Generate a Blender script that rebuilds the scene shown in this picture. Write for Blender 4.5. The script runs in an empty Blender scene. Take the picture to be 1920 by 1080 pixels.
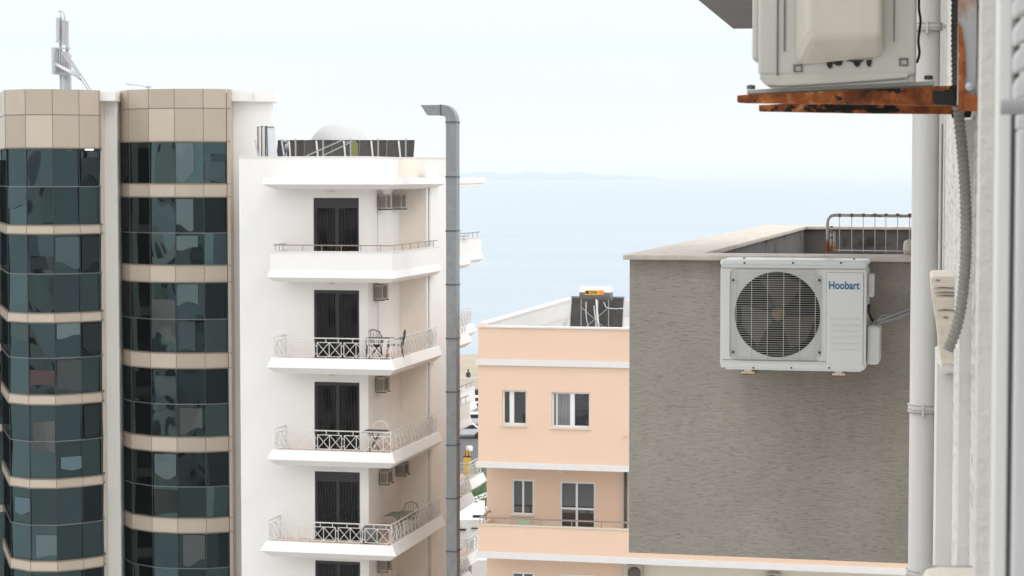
import bpy, bmesh, math, random
from mathutils import Vector, Matrix
R = random.Random(7)
SC = bpy.context.scene
COL = SC.collection
# ------------------------------------------------------------------ camera
F = 4000.0            # focal length in photo pixels (1920 wide)
H = 25.0              # eye height above the street
PT = math.atan(210 / F)
cam_d = bpy.data.cameras.new('camera'); cam = bpy.data.objects.new('camera', cam_d); COL.objects.link(cam)
cam.location = (0, 0, H); cam.rotation_euler = (math.pi / 2 - PT, 0, 0)
cam_d.sensor_width = 36; cam_d.lens = F / 1920 * 36
cam_d.clip_start = 0.05; cam_d.clip_end = 150000
cam_d.dof.use_dof = True; cam_d.dof.focus_distance = 11.4; cam_d.dof.aperture_fstop = 21
SC.camera = cam
# ------------------------------------------------------------------ world, sun
SUN_EL, SUN_AZ = math.radians(50), math.radians(132)     # azimuth clockwise from +Y
w = bpy.data.worlds.new('World'); SC.world = w; w.use_nodes = True
nt = w.node_tree; nt.nodes.clear()
def N(t, typ, **kw):
    n = t.nodes.new(typ)
    for k, v in kw.items():
        if k in n.inputs: n.inputs[k].default_value = v
        else: setattr(n, k, v)
    return n
out = N(nt, 'ShaderNodeOutputWorld'); bg = N(nt, 'ShaderNodeBackground')
sky = N(nt, 'ShaderNodeTexSky'); sky.sky_type = 'NISHITA'; sky.sun_disc = False
sky.sun_elevation = SUN_EL; sky.sun_rotation = SUN_AZ
tc = N(nt, 'ShaderNodeTexCoord'); sep = N(nt, 'ShaderNodeSeparateXYZ')
nt.links.new(tc.outputs['Generated'], sep.inputs[0])
ramp = N(nt, 'ShaderNodeValToRGB'); nt.links.new(sep.outputs[2], ramp.inputs[0])
el = ramp.color_ramp.elements
el[0].position = 0.0; el[0].color = (9.9, 10.0, 10.0, 1)
el[1].position = 1.0; el[1].color = (15.2, 15.4, 15.7, 1)
for p, c in ((0.012, (9.7, 9.9, 9.95, 1)), (0.06, (8.9, 9.6, 9.7, 1)), (0.09, (9.4, 9.7, 9.9, 1)), (0.2, (14.6, 14.7, 14.9, 1)), (0.5, (16.6, 16.7, 17.0, 1))):
    e = el.new(p); e.color = c
# soft bands of cloud
mp = N(nt, 'ShaderNodeMapping'); mp.inputs['Scale'].default_value = (1.2, 1.2, 9.0)
nt.links.new(tc.outputs['Generated'], mp.inputs[0])
cn = N(nt, 'ShaderNodeTexNoise'); cn.inputs['Scale'].default_value = 2.2; cn.inputs['Detail'].default_value = 4
nt.links.new(mp.outputs[0], cn.inputs['Vector'])
mr = N(nt, 'ShaderNodeMapRange'); mr.inputs['To Min'].default_value = 0.955; mr.inputs['To Max'].default_value = 1.045
nt.links.new(cn.outputs[0], mr.inputs[0])
mul = N(nt, 'ShaderNodeMix', data_type='RGBA', blend_type='MULTIPLY'); mul.inputs[0].default_value = 1
nt.links.new(ramp.outputs[0], mul.inputs[6]); nt.links.new(mr.outputs[0], mul.inputs[7])
mx = N(nt, 'ShaderNodeMix', data_type='RGBA'); mx.inputs[0].default_value = 0.94
nt.links.new(sky.outputs[0], mx.inputs[6]); nt.links.new(mul.outputs[2], mx.inputs[7])
nt.links.new(mx.outputs[2], bg.inputs[0]); bg.inputs[1].default_value = 0.10
nt.links.new(bg.outputs[0], out.inputs[0])
sl = bpy.data.lights.new('sun', 'SUN'); sl.energy = 0.5; sl.angle = math.radians(14); sl.color = (1, 0.955, 0.89)
so = bpy.data.objects.new('sun', sl); COL.objects.link(so)
sd = Vector((math.sin(SUN_AZ) * math.cos(SUN_EL), math.cos(SUN_AZ) * math.cos(SUN_EL), math.sin(SUN_EL)))
so.rotation_euler = sd.to_track_quat('Z', 'Y').to_euler(); so.location = (30, -30, 80)
vs = SC.view_settings; vs.view_transform = 'Standard'; vs.look = 'None'; vs.exposure = 0.08; vs.gamma = 1; vs.use_curve_mapping = False
SC.cycles.use_denoising = True; SC.cycles.max_bounces = 8; SC.cycles.diffuse_bounces = 4; SC.cycles.volume_bounces = 1
SC.cycles.caustics_reflective = False; SC.cycles.caustics_refractive = False; SC.cycles.filter_width = 1.5

# ------------------------------------------------------------------ picture pixel -> place
CP, SP = math.cos(PT), math.sin(PT)
def ray(px, py):
    dx = (px - 960) / F; dz = -(py - 540) / F
    return Vector((dx, CP + dz * SP, -SP + dz * CP))
CAM = Vector((0, 0, H))
def at(px, py, Y):
    d = ray(px, py); return CAM + d * (Y / d.y)
class Fr:
    """street-grid frame: u right along a front, v away from the street, z up"""
    def __init__(s, o, t):
        n = math.hypot(1, t); s.o = Vector((o[0], o[1], 0)); s.u = Vector((1 / n, -t / n, 0)); s.v = Vector((t / n, 1 / n, 0))
    def __call__(s, u, v, z): return s.o + s.u * u + s.v * v + Vector((0, 0, z))
    def uv(s, p): q = p - s.o; return q.dot(s.u), q.dot(s.v)
    def onv(s, px, py, v):
        d = ray(px, py); c = CAM - s.o; t = (v - c.dot(s.v)) / d.dot(s.v); p = CAM + d * t
        return s.uv(p)[0], p.z
    def onu(s, px, py, u):
        d = ray(px, py); c = CAM - s.o; t = (u - c.dot(s.u)) / d.dot(s.u); p = CAM + d * t
        return s.uv(p)[1], p.z
IDF = lambda x, y, z: Vector((x, y, z))

# ------------------------------------------------------------------ mesh builder
class MB:
    def __init__(s, T=IDF): s.v = []; s.f = []; s.T = T; s.sm = []
    def P(s, a): return s.T(*a)
    def add(s, pts, faces, smooth=False):
        b = len(s.v); s.v += [s.T(*p) for p in pts]
        for f in faces: s.f.append(tuple(b + i for i in f)); s.sm.append(smooth)
        return s
    def box(s, u0, u1, v0, v1, z0, z1):
        p = [(u, v, z) for z in (z0, z1) for v in (v0, v1) for u in (u0, u1)]
        return s.add(p, [(0, 2, 3, 1), (4, 5, 7, 6), (0, 1, 5, 4), (1, 3, 7, 5), (3, 2, 6, 7), (2, 0, 4, 6)])
    def prism(s, pts, d):
        """pts: closed 3-D outline, d: extrusion vector (in the same coordinates)"""
        n = len(pts); q = [tuple(a + b for a, b in zip(p, d)) for p in pts]
        return s.add(list(pts) + q, [tuple(range(n)), tuple(range(2 * n - 1, n - 1, -1))] + [(i, i + n, (i + 1) % n + n, (i + 1) % n) for i in range(n)])
    def slab(s, poly, z0, z1): return s.prism([(a, b, z0) for a, b in poly], (0, 0, z1 - z0))
    def bar(s, a, b, w, h=None):
        """square bar between two points"""
        h = h or w; A = s.T(*a); B = s.T(*b); d = (B - A).normalized()
        up = Vector((0, 0, 1)) if abs(d.z) < 0.95 else Vector((0, 1, 0))
        x = d.cross(up).normalized() * w / 2; y = x.cross(d).normalized() * h / 2
        base = len(s.v)
        for c in (A, B): s.v += [c - x - y, c + x - y, c + x + y, c - x + y]
        for f in [(0, 3, 2, 1), (4, 5, 6, 7), (0, 1, 5, 4), (1, 2, 6, 5), (2, 3, 7, 6), (3, 0, 4, 7)]:
            s.f.append(tuple(base + i for i in f)); s.sm.append(False)
        return s
    def tube(s, pts, r, n=12, cap=True):
        """r: number or list"""
        P = [s.T(*p) for p in pts]; rr = r if isinstance(r, (list, tuple)) else [r] * len(P)
        base = len(s.v); x = None
        for i, p in enumerate(P):
            d = (P[min(i + 1, len(P) - 1)] - P[max(i - 1, 0)]).normalized()
            if x is None:
                a = Vector((0, 0, 1)) if abs(d.z) < 0.9 else Vector((1, 0, 0)); x = d.cross(a).normalized()
            else: x = (x - d * x.dot(d)).normalized()
            y = d.cross(x)
            for k in range(n):
                t = 2 * math.pi * k / n; s.v.append(p + (x * math.cos(t) + y * math.sin(t)) * rr[i])
        for i in range(len(P) - 1):
            for k in range(n):
                a = base + i * n + k; b = base + i * n + (k + 1) % n
                s.f.append((a, b, b + n, a + n)); s.sm.append(True)
        if cap:
            s.f.append(tuple(base + k for k in range(n))[::-1]); s.sm.append(False)
            s.f.append(tuple(base + (len(P) - 1) * n + k for k in range(n))); s.sm.append(False)
        return s
    def lathe(s, c, prof, n=24, axis='z'):
        pts = []
        for r, h in prof:
            for k in range(n):
                t = 2 * math.pi * k / n
                if axis == 'z': pts.append((c[0] + r * math.cos(t), c[1] + r * math.sin(t), c[2] + h))
                elif axis == 'v': pts.append((c[0] + r * math.cos(t), c[1] + h, c[2] + r * math.sin(t)))
                else: pts.append((c[0] + h, c[1] + r * math.cos(t), c[2] + r * math.sin(t)))
        fs = []
        for i in range(len(prof) - 1):
            for k in range(n):
                a = i * n + k; b = i * n + (k + 1) % n; fs.append((a, b, b + n, a + n))
        return s.add(pts, fs, True)
    def sweep(s, path, prof, closed=False):
        """path: 2-D points; prof: (outward offset, z); outward = right of travel"""
        n = len(path); rows = []
        V = [Vector(p).to_2d() if len(p) > 2 else Vector((p[0], p[1])) for p in path]
        nr = []
        for i in range(n - (0 if closed else 1)):
            d = (V[(i + 1) % n] - V[i]).normalized(); nr.append(Vector((d.y, -d.x)))
        for i in range(n):
            if closed: a, b = nr[i - 1], nr[i]
            else: a, b = nr[max(i - 1, 0)], nr[min(i, n - 2)]
            m = (a + b); m = m / max(m.length_squared, 1e-6) * 2 if m.length > 1e-4 else a
            rows.append([(V[i].x + m.x * o, V[i].y + m.y * o, z) for o, z in prof])
        pts = [p for r in rows for p in r]; k = len(prof); fs = []
        for i in range(n if closed else n - 1):
            for j in range(k - 1):
                a = i * k + j; b = ((i + 1) % n) * k + j; fs.append((a, b, b + 1, a + 1))
        return s.add(pts, fs)

ORG = {}
def obj(name, m, mat, parent=None, bevel=0, seg=2, origin=None, smooth=False):
    me = bpy.data.meshes.new(name)
    if parent is not None: o0 = ORG[parent.name]
    elif origin is not None: o0 = Vector(origin)
    else:
        xs = [v.x for v in m.v]; ys = [v.y for v in m.v]; zs = [v.z for v in m.v]
        o0 = Vector(((min(xs) + max(xs)) / 2, (min(ys) + max(ys)) / 2, min(zs)))
    me.from_pydata([tuple(v - o0) for v in m.v], [], m.f)
    me.polygons.foreach_set('use_smooth', [bool(x or smooth) for x in m.sm])
    bm = bmesh.new(); bm.from_mesh(me); bmesh.ops.recalc_face_normals(bm, faces=bm.faces); bm.to_mesh(me); bm.free()
    me.materials.append(mat)
    o = bpy.data.objects.new(name, me); COL.objects.link(o)
    if parent is not None: o.parent = parent
    else: o.location = o0
    ORG[o.name] = o0
    if bevel:
        b = o.modifiers.new('bevel', 'BEVEL'); b.width = bevel; b.segments = seg; b.limit_method = 'ANGLE'; b.angle_limit = math.radians(40)
        b.harden_normals = False
    return o
def tag(o, label, cat, group=None):
    o['label'] = label; o['category'] = cat
    if group: o['group'] = group
    return o
def thing(name, label, cat, loc, group=None):
    o = bpy.data.objects.new(name, None); COL.objects.link(o); o.location = loc; o.empty_display_size = 0.2
    ORG[o.name] = Vector(loc); return tag(o, label, cat, group)
def struct(o): o['kind'] = 'structure'; return o
def dup(root, loc, label, group=None):
    r = root.copy(); COL.objects.link(r); r.location = loc; r['label'] = label
    if group: r['group'] = group
    for ch in list(root.children):
        c = ch.copy(); COL.objects.link(c); c.parent = r
        for g in ch.children:
            d = g.copy(); COL.objects.link(d); d.parent = c
    return r

# ------------------------------------------------------------------ materials
def new_mat(name):
    m = bpy.data.materials.new(name); m.use_nodes = True; t = m.node_tree
    return m, t, t.nodes['Principled BSDF']
def tex(t, scale, stretch=(1, 1, 1), detail=5, rough=0.55, rot=0):
    c = N(t, 'ShaderNodeTexCoord'); p = N(t, 'ShaderNodeMapping'); p.inputs['Scale'].default_value = stretch
    p.inputs['Rotation'].default_value = (0, 0, rot)
    t.links.new(c.outputs['Object'], p.inputs[0])
    n = N(t, 'ShaderNodeTexNoise'); n.inputs['Scale'].default_value = scale; n.inputs['Detail'].default_value = detail
    n.inputs['Roughness'].default_value = rough
    t.links.new(p.outputs[0], n.inputs['Vector']); return n
def rmp(t, src, stops):
    r = N(t, 'ShaderNodeValToRGB'); t.links.new(src, r.inputs[0]); e = r.color_ramp.elements
    e[0].position, e[0].color = stops[0][0], (*stops[0][1], 1); e[1].position, e[1].color = stops[-1][0], (*stops[-1][1], 1)
    for p, c in stops[1:-1]: x = e.new(p); x.color = (*c, 1)
    return r
def mixc(t, fac, a, b, mode='MIX'):
    m = N(t, 'ShaderNodeMix', data_type='RGBA', blend_type=mode)
    for i, x in ((0, fac), (6, a), (7, b)):
        if hasattr(x, 'links') or hasattr(x, 'is_linked'): t.links.new(x, m.inputs[i])
        elif i == 0: m.inputs[0].default_value = x
        else: m.inputs[i].default_value = (*x, 1)
    return m.outputs[2]
def bump(t, b, src, strength, dist):
    n = N(t, 'ShaderNodeBump'); n.inputs['Strength'].default_value = strength; n.inputs['Distance'].default_value = dist
    t.links.new(src, n.inputs['Height'])
    if b.inputs['Normal'].is_linked: t.links.new(b.inputs['Normal'].links[0].from_socket, n.inputs['Normal'])
    t.links.new(n.outputs[0], b.inputs['Normal'])
def plain(name, col, rough=0.6, metal=0.0, var=0.06, scale=3.0, bmp=0.0, bscale=40, spec=0.5, stretch=(1, 1, 1), dirt=0.0, dcol=(0.25, 0.2, 0.14)):
    m, t, b = new_mat(name); b.inputs['Roughness'].default_value = rough; b.inputs['Metallic'].default_value = metal
    b.inputs['Specular IOR Level'].default_value = spec
    n = tex(t, scale, stretch); lo = tuple(c * (1 - var) for c in col); hi = tuple(min(1, c * (1 + var)) for c in col)
    r = rmp(t, n.outputs[0], [(0.3, lo), (0.7, hi)]); c = r.outputs[0]
    if dirt:
        d = tex(t, 2.2, (5, 5, 0.5), 6, 0.6); f = rmp(t, d.outputs[0], [(0.55, (0, 0, 0)), (0.8, (dirt,) * 3)])
        c = mixc(t, f.outputs[0], c, dcol)
    t.links.new(c, b.inputs['Base Color'])
    if bmp: k = tex(t, bscale, (1, 1, 1), 4); bump(t, b, k.outputs[0], bmp, 0.01)
    return m
M = {}
M['white'] = plain('white_render', (0.815, 0.805, 0.78), 0.85, var=0.025, scale=0.6, bmp=0.15, bscale=60, spec=0.2, dirt=0.10, dcol=(0.62, 0.58, 0.5))
M['cream'] = plain('cream_render', (0.74, 0.69, 0.59), 0.85, var=0.03, scale=0.5, spec=0.2, dirt=0.12, dcol=(0.5, 0.45, 0.36))
M['railpaint'] = plain('rail_paint', (0.66, 0.65, 0.62), 0.5, var=0.03)
M['whitepaint'] = plain('white_paint', (0.82, 0.81, 0.78), 0.45, var=0.02)
M['peach'] = plain('peach_render', (0.77, 0.565, 0.43), 0.88, var=0.02, scale=0.5, spec=0.15, bmp=0.1, bscale=70, dirt=0.12, dcol=(0.62, 0.46, 0.33))
M['peachband'] = plain('band_render', (0.73, 0.715, 0.705), 0.8, var=0.02, spec=0.2, dirt=0.12, dcol=(0.6, 0.57, 0.53))
M['tan'] = plain('tan_cladding', (0.50, 0.425, 0.345), 0.42, var=0.035, scale=0.7, spec=0.4, dirt=0.10, dcol=(0.36, 0.3, 0.24))
def tan_mat():
    m, t, b = new_mat('tan_cladding'); b.inputs['Roughness'].default_value = .42; ge = N(t, 'ShaderNodeNewGeometry')
    r0 = rmp(t, ge.outputs['Random Per Island'], [(0, (.40, .335, .268)), (.5, (.45, .38, .305)), (1, (.52, .445, .365))])
    n = tex(t, .9, (1, 1, .5), 5); q = rmp(t, n.outputs[0], [(.3, (.93, .93, .92)), (.7, (1.05, 1.05, 1.05))]); c = mixc(t, 1.0, r0.outputs[0], q.outputs[0], 'MULTIPLY')
    t.links.new(c, b.inputs['Base Color']); return m
M['tan'] = tan_mat()
M['seam'] = plain('dark_seam', (0.19, 0.155, 0.125), 0.7)
M['pillar'] = plain('pillar_render', (0.70, 0.69, 0.66), 0.8, var=0.02, scale=0.8, spec=0.2, dirt=0.2, dcol=(0.45, 0.42, 0.37))
M['darkframe'] = plain('dark_frame', (0.022, 0.022, 0.025), 0.4)
M['greyframe'] = plain('aluminium_frame', (0.17, 0.18, 0.19), 0.4, 0.5)
M['pvc'] = plain('white_pvc', (0.78, 0.78, 0.78), 0.35, var=0.01)
M['galv'] = plain('galvanised_sheet', (0.25, 0.262, 0.27), 0.45, 0.4, var=0.10, scale=6, stretch=(1, 1, .6), bmp=.05, bscale=8)
M['flange'] = plain('duct_flange', (0.09, 0.095, 0.10), 0.5, 0.3)
M['steel'] = plain('steel', (0.50, 0.51, 0.54), 0.5, 0.2, var=0.08)
M['inox'] = plain('brown_rail_steel', (0.34, 0.29, 0.25), 0.4, 0.5, var=0.08)
M['black'] = plain('black_metal', (0.018, 0.018, 0.02), 0.5)
M['collector'] = plain('collector_back', (0.055, 0.049, 0.044), 0.55, 0.2, var=0.25, scale=4)
M['tankgrey'] = plain('tank_grey', (0.15, 0.145, 0.135), 0.5, var=0.1)
M['orange'] = plain('orange_sticker', (0.85, 0.22, 0.05), 0.5)
M['yellow'] = plain('yellow_sticker', (0.85, 0.50, 0.05), 0.5)
M['ac'] = plain('ac_enamel', (0.74, 0.75, 0.745), 0.38, var=0.015, scale=4, dirt=0.06, dcol=(0.4, 0.37, 0.3))
M['acold'] = plain('aged_ac_enamel', (0.54, 0.53, 0.485), 0.42, var=0.04, scale=9, dirt=0.45, dcol=(0.33, 0.28, 0.2))
M['accover'] = plain('aged_plastic_cover', (0.60, 0.575, 0.50), 0.5, var=0.03, scale=7, dirt=0.3, dcol=(0.4, 0.35, 0.26))
M['acsmall'] = plain('small_ac_enamel', (0.42, 0.385, 0.33), 0.5, var=0.06, scale=5, dirt=0.3, dcol=(0.25, 0.19, 0.13))
M['acgrille'] = plain('dark_grille', (0.13, 0.115, 0.095), 0.6)
M['wire'] = plain('grille_wire', (0.62, 0.62, 0.59), 0.35)
M['cavity'] = plain('fan_cavity', (0.012, 0.012, 0.012), 0.7)
M['blade'] = plain('fan_blade', (0.06, 0.052, 0.036), 0.5, var=0.3, scale=7)
M['hub'] = plain('fan_hub', (0.17, 0.10, 0.045), 0.5, var=0.25, scale=14)
M['blue'] = plain('blue_lettering', (0.01, 0.16, 0.29), 0.4)
M['pipe'] = plain('grey_pvc_pipe', (0.56, 0.55, 0.525), 0.42, var=0.05, scale=4, stretch=(3, 3, .4), dirt=.3, dcol=(.42, .39, .33))
M['insul'] = plain('grey_insulation', (0.32, 0.33, 0.33), 0.7, var=0.05)
M['hose'] = plain('corrugated_hose', (0.29, 0.28, 0.25), 0.55, var=0.1, scale=10)
M['hosedark'] = plain('dark_corrugated_hose', (0.13, 0.13, 0.12), 0.55, var=0.1)
M['alu'] = plain('aluminium_rail', (0.42, 0.44, 0.42), 0.45, 0.3, var=0.06)
M['bolt'] = plain('grey_bolt', (0.09, 0.09, 0.09), 0.5, 0.3)
M['jamb'] = plain('rough_plaster', (0.68, 0.655, 0.61), 0.85, var=0.05, scale=9, stretch=(1, 1, .4), bmp=.5, bscale=90, dirt=.5, dcol=(.34, .3, .24))
M['frame'] = plain('pale_frame', (0.74, 0.74, 0.72), 0.5, var=0.02)
M['gap'] = plain('shadow_gap', (0.13, 0.13, 0.125), 0.7)
M['shutter'] = plain('grey_shutter', (0.58, 0.58, 0.585), 0.45, var=0.02)
M['soffit'] = plain('grey_soffit', (0.22, 0.21, 0.205), 0.85, var=0.08, scale=5)
M['asphalt'] = plain('asphalt', (0.10, 0.10, 0.105), 0.9, var=0.15, scale=.3)
M['terrafloor'] = plain('pink_tile', (0.62, 0.44, 0.35), 0.7)
M['concrete'] = plain('roof_concrete', (0.52, 0.51, 0.49), 0.9, var=.08, scale=.8)
M['leaf'] = plain('leaves', (0.06, 0.13, 0.025), 0.6, var=0.5, scale=4)
M['green'] = plain('green_plastic', (0.17, 0.19, 0.05), 0.5, var=.1)
M['greenfab'] = plain('green_rattan', (0.16, 0.18, 0.12), 0.6, var=.15, scale=12)
M['mint'] = plain('pale_green_plastic', (0.38, 0.55, 0.33), 0.5)
M['yellowboard'] = plain('yellow_board', (0.78, 0.55, 0.10), 0.5, var=.1)
M['globe'] = plain('lamp_glass', (0.62, 0.56, 0.5), 0.3)
M['dome'] = plain('dome_render', (0.56, 0.56, 0.555), 0.8, var=.02)
M['panelgrey'] = plain('pale_panel', (0.62, 0.65, 0.68), 0.4, var=.04)
M['sand'] = plain('sand', (0.42, 0.36, 0.27), 0.95, var=.1, scale=.2)
M['tyre'] = plain('tyre', (0.03, 0.03, 0.03), 0.8)

def glass_mat(name, tint, base, wob=0.25, scale=0.9, curtain=0.0, rough=0.02, fac=0.75, vary=False):
    m, t, b = new_mat(name); t.nodes.remove(b); o = t.nodes['Material Output']
    g = N(t, 'ShaderNodeBsdfGlossy'); g.inputs['Color'].default_value = (*tint, 1); g.inputs['Roughness'].default_value = rough
    if vary:
        ge = N(t, 'ShaderNodeNewGeometry'); r0_ = rmp(t, ge.outputs['Random Per Island'], [(0.0, tuple(x * .35 for x in tint)), (0.35, tuple(x * .6 for x in tint)), (0.7, tint), (1.0, tuple(x * 1.3 for x in tint))])
        t.links.new(r0_.outputs[0], g.inputs['Color'])
    d = N(t, 'ShaderNodeBsdfDiffuse'); d.inputs['Color'].default_value = (*base, 1)
    if curtain:
        c = N(t, 'ShaderNodeTexCoord'); wv = N(t, 'ShaderNodeTexWave'); wv.inputs['Scale'].default_value = 3.2; wv.inputs['Distortion'].default_value = 3.0
        t.links.new(c.outputs['Object'], wv.inputs['Vector'])
        r = rmp(t, wv.outputs[0], [(0.2, base), (0.9, tuple(x + curtain for x in base))]); t.links.new(r.outputs[0], d.inputs['Color'])
    n = tex(t, scale, (1, 1, 0.7), 0, 0.3); bn = N(t, 'ShaderNodeBump'); bn.inputs['Strength'].default_value = wob; bn.inputs['Distance'].default_value = 0.05
    t.links.new(n.outputs[0], bn.inputs['Height']); t.links.new(bn.outputs[0], g.inputs['Normal'])
    x = N(t, 'ShaderNodeMixShader'); x.inputs[0].default_value = fac
    t.links.new(d.outputs[0], x.inputs[1]); t.links.new(g.outputs[0], x.inputs[2]); t.links.new(x.outputs[0], o.inputs[0]); return m
M['glass'] = glass_mat('tinted_curtain_glass', (0.088, 0.135, 0.142), (0.010, 0.014, 0.015), 0.75, 0.8, vary=True)
M['door'] = glass_mat('dark_door_glass', (0.035, 0.036, 0.038), (0.010, 0.010, 0.011), 0.1, 0.8, 0.025, fac=.5)
M['pane'] = glass_mat('window_glass', (0.20, 0.21, 0.22), (0.05, 0.05, 0.052), 0.12, 0.9, 0.05, fac=.6)
M['paler'] = glass_mat('pale_window_glass', (0.30, 0.31, 0.33), (0.30, 0.31, 0.33), 0.12, 0.9, 0.08, fac=.5)

# dragged stucco of the near terrace wall
def stucco(name, col, sx, sz, strength, big=0.5, stain=True, dist=0.012):
    m, t, b = new_mat(name); b.inputs['Roughness'].default_value = 0.9; b.inputs['Specular IOR Level'].default_value = 0.15
    a = tex(t, 1.0, (sx, sx, sz), 7, 0.62, 0.224)
    a.inputs['Distortion'].default_value = 0.6
    big_n = tex(t, 2.2, (1, 1, 1), 3); fine = tex(t, 130, (1, 1, 1), 3)
    rr = rmp(t, a.outputs[0], [(0.36, (0, 0, 0)), (0.44, (0.75,) * 3), (0.60, (1, 1, 1))])
    c1 = rmp(t, a.outputs[0], [(0.34, tuple(x * 0.76 for x in col)), (0.42, tuple(x * .95 for x in col)), (0.7, tuple(x * 1.08 for x in col))])
    bl = rmp(t, big_n.outputs[0], [(0.3, (0.90, 0.90, 0.90)), (0.7, (1.06, 1.05, 1.03))])
    c = mixc(t, 1.0, c1.outputs[0], bl.outputs[0], 'MULTIPLY')
    if stain:
        s = tex(t, 1.5, (2.2, 2.2, .55), 5); sr = rmp(t, s.outputs[0], [(0.52, (0, 0, 0)), (0.8, (0.16,) * 3)])
        c = mixc(t, sr.outputs[0], c, (col[0] * .62, col[1] * .55, col[2] * .46))
    t.links.new(c, b.inputs['Base Color'])
    bump(t, b, rr.outputs[0], strength, dist); bump(t, b, fine.outputs[0], 0.35, 0.003); return m
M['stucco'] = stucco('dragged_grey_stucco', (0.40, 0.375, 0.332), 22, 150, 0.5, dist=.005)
M['stuccolow'] = stucco('weathered_grey_render', (0.17, 0.16, 0.155), 6, 22, 0.6)
M['hostwall'] = stucco('pale_textured_render', (0.76, 0.74, 0.70), 9, 60, 0.9, stain=False, dist=.008)
M['hostflat'] = plain('pale_smooth_render', (0.70, 0.69, 0.665), 0.85, var=.04, scale=5, stretch=(1, 1, .3), bmp=.3, bscale=50, dirt=.15, dcol=(.4, .37, .3))
M['coping'] = plain('stone_coping', (0.62, 0.55, 0.48), 0.75, var=0.16, scale=14, bmp=.35, bscale=60, dirt=.25, dcol=(.3, .25, .2))
M['stone'] = plain('cream_stone', (0.66, 0.60, 0.51), 0.8, var=.08, scale=8, stretch=(1, 1, 8), bmp=.6, bscale=30)
def add_dark_patch(m, c, size, col, amt):
    t = m.node_tree; b = t.nodes['Principled BSDF']; src = b.inputs['Base Color'].links[0].from_socket
    tc_ = N(t, 'ShaderNodeTexCoord'); mp_ = N(t, 'ShaderNodeMapping'); mp_.vector_type = 'TEXTURE'; mp_.inputs['Location'].default_value = c; mp_.inputs['Scale'].default_value = size
    t.links.new(tc_.outputs['Object'], mp_.inputs[0]); gr = N(t, 'ShaderNodeTexGradient'); gr.gradient_type = 'SPHERICAL'; t.links.new(mp_.outputs[0], gr.inputs[0])
    n = tex(t, 5, (2, 2, .35), 5, .6); mu = N(t, 'ShaderNodeMath', operation='MULTIPLY'); r = rmp(t, n.outputs[0], [(.3, (.25,) * 3), (.7, (1,) * 3)]); g2_ = rmp(t, gr.outputs[1] if len(gr.outputs) > 1 else gr.outputs[0], [(0, (0, 0, 0)), (.55, (amt,) * 3)])
    t.links.new(r.outputs[0], mu.inputs[0]); t.links.new(g2_.outputs[0], mu.inputs[1]); t.links.new(mixc(t, mu.outputs[0], src, col), b.inputs['Base Color'])
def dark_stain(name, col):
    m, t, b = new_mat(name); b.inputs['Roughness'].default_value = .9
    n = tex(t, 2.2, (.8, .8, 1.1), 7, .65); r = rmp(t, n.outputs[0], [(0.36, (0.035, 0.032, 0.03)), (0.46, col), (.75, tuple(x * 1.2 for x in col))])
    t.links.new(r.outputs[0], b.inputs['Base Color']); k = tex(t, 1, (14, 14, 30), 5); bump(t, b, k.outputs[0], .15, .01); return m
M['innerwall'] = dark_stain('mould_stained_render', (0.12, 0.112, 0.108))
def rust(name, paint, lo, hi, black=True):
    m, t, b = new_mat(name); b.inputs['Roughness'].default_value = 0.8
    n = tex(t, 22, (1, 1, 1), 8, .65); r = rmp(t, n.outputs[0], [(0.30, (0.06, 0.018, 0.006)), (0.46, (0.22, 0.055, 0.011)), (0.59, (0.42, 0.13, 0.028)), (.66, (0.6, .42, .22))])
    c = r.outputs[0]
    if paint:
        q = tex(t, 9, (1, 1, .5), 5); f = rmp(t, q.outputs[0], [(lo, (0, 0, 0)), (hi, (1, 1, 1))]); c = mixc(t, f.outputs[0], c, paint)
    if black:
        k = tex(t, 13, (1, 1, 1.6), 5, .6); f = rmp(t, k.outputs[0], [(0.565, (0, 0, 0)), (0.575, (1, 1, 1))]); c = mixc(t, f.outputs[0], c, (0.012, 0.011, 0.010))
    t.links.new(c, b.inputs['Base Color']); bump(t, b, n.outputs[0], .5, .003); return m
M['rust'] = rust('rusty_iron', None, 0, 0)
M['rustpaint'] = rust('rust_on_grey_paint', (0.42, 0.43, 0.44), 0.42, 0.52, False)
M['rustrail'] = rust('rust_spotted_galvanised', (0.42, 0.43, 0.42), 0.40, 0.46, False)
M['rustpatch'] = rust('rust_patch', None, 0, 0, False)
# sea
m, t, b = new_mat('sea_water'); b.inputs['Base Color'].default_value = (0.16, 0.33, 0.42, 1); b.inputs['Roughness'].default_value = 0.35; b.inputs['IOR'].default_value = 1.33
n = tex(t, 0.05, (1, 2.5, 1), 8, .6); bump(t, b, n.outputs[0], .35, 1.2)
n2 = tex(t, 0.006, (0.6, 3, 1), 4); r = rmp(t, n2.outputs[0], [(0.35, (0.32, 0.395, 0.445)), (0.65, (0.35, 0.425, 0.475))]); t.links.new(r.outputs[0], b.inputs['Base Color'])
M['sea'] = m
m, t, b = new_mat('lit_tube'); b.inputs['Emission Color'].default_value = (1, .95, .8, 1); b.inputs['Emission Strength'].default_value = 1.4; M['lit'] = m
m, t, b = new_mat('far_hills'); b.inputs['Base Color'].default_value = (0.34, 0.38, 0.40, 1); b.inputs['Roughness'].default_value = 1; M['hill'] = m

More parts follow.
